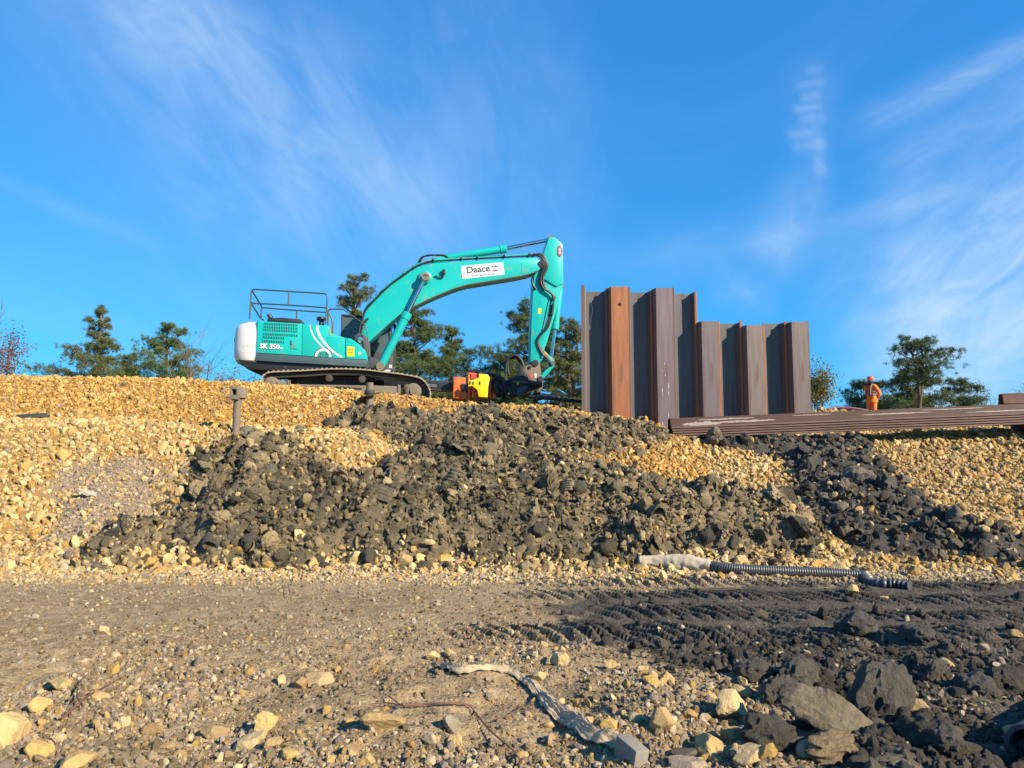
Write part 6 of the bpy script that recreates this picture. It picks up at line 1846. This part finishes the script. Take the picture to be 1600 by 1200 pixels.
zone_rocks(34, (0, 1040, 700, 1195), .030, GOLD_T, 'fist sized yellow stone scattered on the brown dirt of the near foreground', 'stones scattered on the near dirt', lambda x, y: not inmud(x, y), 1)
zone_rocks(26, (820, 1030, 1200, 1195), .034, GOLD_T, 'yellow stone scattered on the dirt slope around the big cream boulder', 'stones around the big cream boulder', lambda x, y: not inmud(x, y), 2)
zone_rocks(26, (1180, 980, 1600, 1195), .028, np.array([(.42, .33, .2), (.5, .4, .25), (.3, .25, .19)]), 'muddy tan stone showing among the black lumps', 'stones among the black mud', inmud, 3)
zone_rocks(44, (0, 868, 700, 900), .062, GOLD_T, 'cream limestone lump in the loose band where road meets bank on the excavator side', 'stones along the foot of the bank, excavator side', None, 4)
zone_rocks(34, (700, 868, 1600, 915), .056, GOLD_T, 'cream limestone lump in the loose band where road meets bank near the hose', 'stones along the foot of the bank, hose side', lambda x, y: not inmud(x, y), 5)

# ------------------------------------------------------------------ single clods
SCLOD = [clod_mesh('clay_clod', M_CLAY, np.random.default_rng(200 + i), 4) for i in range(10)]
SLUMP = [lump_mesh('mud_lump', M_CLAY, np.random.default_rng(400 + i), 4) for i in range(8)]
SSLAB = [slab_mesh('clay_slice', M_CLAY, np.random.default_rng(300 + i), c) for i, c in enumerate((.12, .3, .6, .9, 1.2, 1.5, .45, 1.05))]
BIG = [
    (1292, 1130, 124, .52, (.235, .185, .115), 'S0', (.30, .35, -.6), 'tilted slab of grey brown mud among the black lumps in the near corner'), (1382, 1110, 92, .95, (.11, .096, .078), 'C1', (.1, .2, .3), 'tall black clod standing beside the large tilted slab'),
    (1200, 1162, 74, .8, (.080, .068, .052), 'C2', (0, .1, .2), 'rounded dark clod below the large tilted slab'), (1218, 1086, 62, .6, (.11, .096, .078), 'C3', (0, .2, .9), 'dark clod between the ruts and the large tilted slab'),
    (1250, 1068, 60, .7, (.11, .096, .078), 'C4', (0, 0, .4), 'dark clod against the upper end of the large tilted slab'), (1180, 1050, 54, .5, (.11, .096, .078), 'C5', (0, 0, .1), 'low dark clod at the end of the lower rut'),
    (1340, 990, 56, .6, (.11, .096, .078), 'C6', (0, 0, .1), 'black clod on the road above the tall one'), (1434, 1004, 46, .6, (.11, .096, .078), 'C7', (0, 0, 2), 'black clod on the road next to the bright cream stone'),
    (1530, 1082, 60, .6, (.11, .096, .078), 'C8', (.1, 0, 1), 'broad black clod toward the picture edge'), (1576, 1076, 66, .6, (.07, .062, .05), 'C9', (0, .1, .3), 'broad muddy clod cut by the picture edge above the pipe'),
    (1476, 1166, 50, .8, (.11, .096, .078), 'C0', (0, 0, 1.4), 'black lump below the flat tan stone'), (1442, 1156, 66, .6, (.085, .072, .054), 'C1', (0, 0, 2.4), 'muddy lump between the tall clod and the flat tan stone'),
    (1300, 1172, 90, .4, (.30, .21, .11), 'C2', (0, 0, .6), 'crumbling tan dirt lump under the lower end of the large tilted slab'), (1460, 1060, 40, .7, (.11, .096, .078), 'C3', (0, 0, .2), 'black lump below the bright cream stone'),
    (390, 692, 46, .8, (.20, .175, .125), 'S3', (.9, .3, .4), 'pale grey curled slab crowning the heap below the upright tube'), (350, 703, 30, .5, (.16, .145, .11), 'S0', (.3, .2, 1), 'flat grey slice left of the curled slab below the tube'),
    (424, 697, 26, .6, (.16, .145, .11), 'S1', (.5, .1, 2), 'flat grey slice right of the curled slab below the tube'), (326, 745, 40, .8, (.24, .195, .115), 'S4', (.7, .4, 1.2), 'tan curled roll of clay on the outer edge of the wide heap'),
    (420, 800, 44, .8, (.13, .12, .088), 'S5', (1.0, .2, .4), 'smooth curled slice low on the outer lobe of the wide heap'), (330, 868, 40, .6, (.085, .08, .068), 'S4', (.4, .2, .3), 'dark scoop shaped slice at the toe of the outer lobe'),
    (285, 850, 30, 1.0, (.11, .10, .075), 'C4', (0, 0, 1), 'upright clod at the outermost tip of the wide heap'), (178, 852, 24, .8, (.075, .07, .06), 'C5', (0, 0, .5), 'small dark clod lying apart beyond the tip of the wide heap'),
    (930, 744, 52, .5, (.30, .235, .13), 'S0', (.45, .3, .5), 'broad flat tan slab high on the inner side of the wide heap'), (772, 766, 46, .9, (.20, .165, .10), 'S3', (1.1, .2, .9), 'ridged half round slice in the centre of the wide heap'),
    (708, 812, 48, .9, (.19, .16, .10), 'S4', (1.2, .3, -.3), 'ridged curled slice low in the centre of the wide heap'), (625, 812, 40, .9, (.15, .13, .085), 'S5', (1.1, -.3, .5), 'curled slice with a dark hollow left of the low ridged one'),
    (568, 758, 44, .5, (.16, .145, .10), 'S1', (.3, .1, .3), 'flat slice lying beside the gold stones inside the wide heap'), (720, 756, 40, .7, (.17, .15, .10), 'S2', (.6, .4, 1.3), 'bent slice next to the half round one'),
    (945, 776, 40, 1.0, (.19, .16, .10), 'S5', (1.2, .4, 1.5), 'rolled slice under the broad flat tan slab'), (1160, 812, 50, .7, (.30, .245, .15), 'S4', (.9, .2, .2), 'pale curled lump above the drain hose'),
    (1190, 855, 40, .9, (.20, .17, .10), 'S3', (1.1, .1, 2.2), 'striped half buried slice between the pale curled lump and the hose'), (570, 688, 26, .9, (.26, .22, .15), 'C6', (0, 0, 0), 'pale grey lump on the gold gravel at the head of the wide heap'),
    (780, 668, 34, .9, (.09, .082, .062), 'S5', (1.0, .2, .6), 'dark curled slice near the crest of the wide heap'), (650, 672, 46, .9, (.14, .125, .085), 'S4', (1.1, .1, 2.6), 'large curled slice at the shoulder of the heap below the hammer'),
    (865, 690, 40, .5, (.18, .155, .10), 'S1', (.3, .2, 1.9), 'flat slice below the crest near the first sheet pile'), (938, 668, 34, .8, (.17, .14, .085), 'C7', (0, 0, 0), 'brown lump at the foot of the first sheet pile'),
    (1262, 715, 46, .8, (.06, .056, .05), 'S2', (.8, .2, .8), 'black bent slab below the lying stack'), (1300, 700, 34, .7, (.06, .056, .05), 'C8', (0, 0, 0), 'black clod just under the lying stack'),
    (1438, 776, 32, .8, (.085, .078, .06), 'S3', (1.2, .3, 0), 'dark slice at the gravel edge of the black band'), (1270, 742, 26, 1.3, (.10, .092, .075), 'C9', (0, 0, 0), 'upright grey clod in the black band')]
nc = 0
for (px_, py_, w_, hf, c_, kd, rot, lab) in BIG:
    g_ = drop(px_, py_ + w_ * .15); dist = math.hypot(g_.y, CAMZ - g_.z); s_ = w_ / F * dist / 2 * (1.0 if g_.y < 9.2 else .88)
    road_ = g_.y < 9.2
    me = SSLAB[int(kd[1])] if kd[0] == 'S' else SLUMP[int(kd[1]) % 8] if road_ else SCLOD[int(kd[1])]
    o = link_mesh('clay_slice' if kd[0] == 'S' else 'mud_lump' if road_ else 'clay_clod', me)
    if kd[0] == 'C':
        o.scale = (s_, s_ * .9, s_ * hf / .62); o.location = g_ + Vector((0, 0, s_ * hf * .45))
    else:
        o.scale = (s_, s_ * 1.2, s_ * (1.25 if w_ > 100 else 1.0)); o.location = g_ + Vector((0, 0, s_ * .38))
    o.rotation_euler = rot; o.color = (*c_, 1)
    tag(o, lab, 'clay lump', 'single lumps of clay and mud'); nc += 1


def zone_clods(n_, poly, sizes, tints, label, grp, seed, slab=.55, fn=None, ylim=None):
    rg = np.random.default_rng(seed); k = 0; lo, hi = poly.min(0), np.minimum(poly.max(0), [12, 30])
    while k < n_:
        x_, y_ = rg.uniform(lo[0], hi[0]), rg.uniform(lo[1], hi[1])
        if sdist(np.array([x_]), np.array([y_]), poly)[0] < .08: continue
        if ylim and not (ylim[0] < y_ < ylim[1]): continue
        z_ = float(surf(np.array([x_]), np.array([y_]))[0]); s_ = min(rg.lognormal(math.log(sizes), .32), sizes * 2)
        sl = rg.uniform() < slab
        o = link_mesh('clay_slice' if sl else 'clay_clod', SSLAB[rg.integers(8)] if sl else (SLUMP[rg.integers(8)] if y_ < 9.2 else (SCLOD + SLUMP)[rg.integers(18)]))
        o.scale = tuple(s_ * rg.uniform(.8, 1.25, 3)); o.rotation_euler = tuple(rg.uniform(0, 6.28, 3)) if not sl else (rg.normal() * .8, rg.normal() * .7, rg.uniform(0, 6.28)); o.location = (x_, y_, z_ + s_ * .25)
        o.color = (*(tints[rg.integers(len(tints))] * rg.uniform(.85, 1.15)), 1); tag(o, describe(x_, y_, z_, ('curled clay slice' if y_ > 9.2 else 'mud slice') if sl else ('clay lump' if y_ > 9.2 else 'mud lump'), o.color[:3], s_, sizes), 'clay lump', grp); k += 1
zone_clods(190, CLAY_POLY, .118, CLAY_T, 'torn lump or curled slice of olive grey clay in the wide heap below the hammer', 'clay lumps in the wide heap', 21, .62)
zone_clods(56, DARK_POLY, .12, BLACK_T * 1.2, 'black clay lump in the narrow band below the lying stack', 'clay lumps in the black band', 22, .4)
zone_clods(40, MUD_POLY, .042, BLACK_T * 1.15, 'black mud lump on the rutted side of the road', 'mud lumps on the road', 23, 0, ylim=(3.2, 7.3))
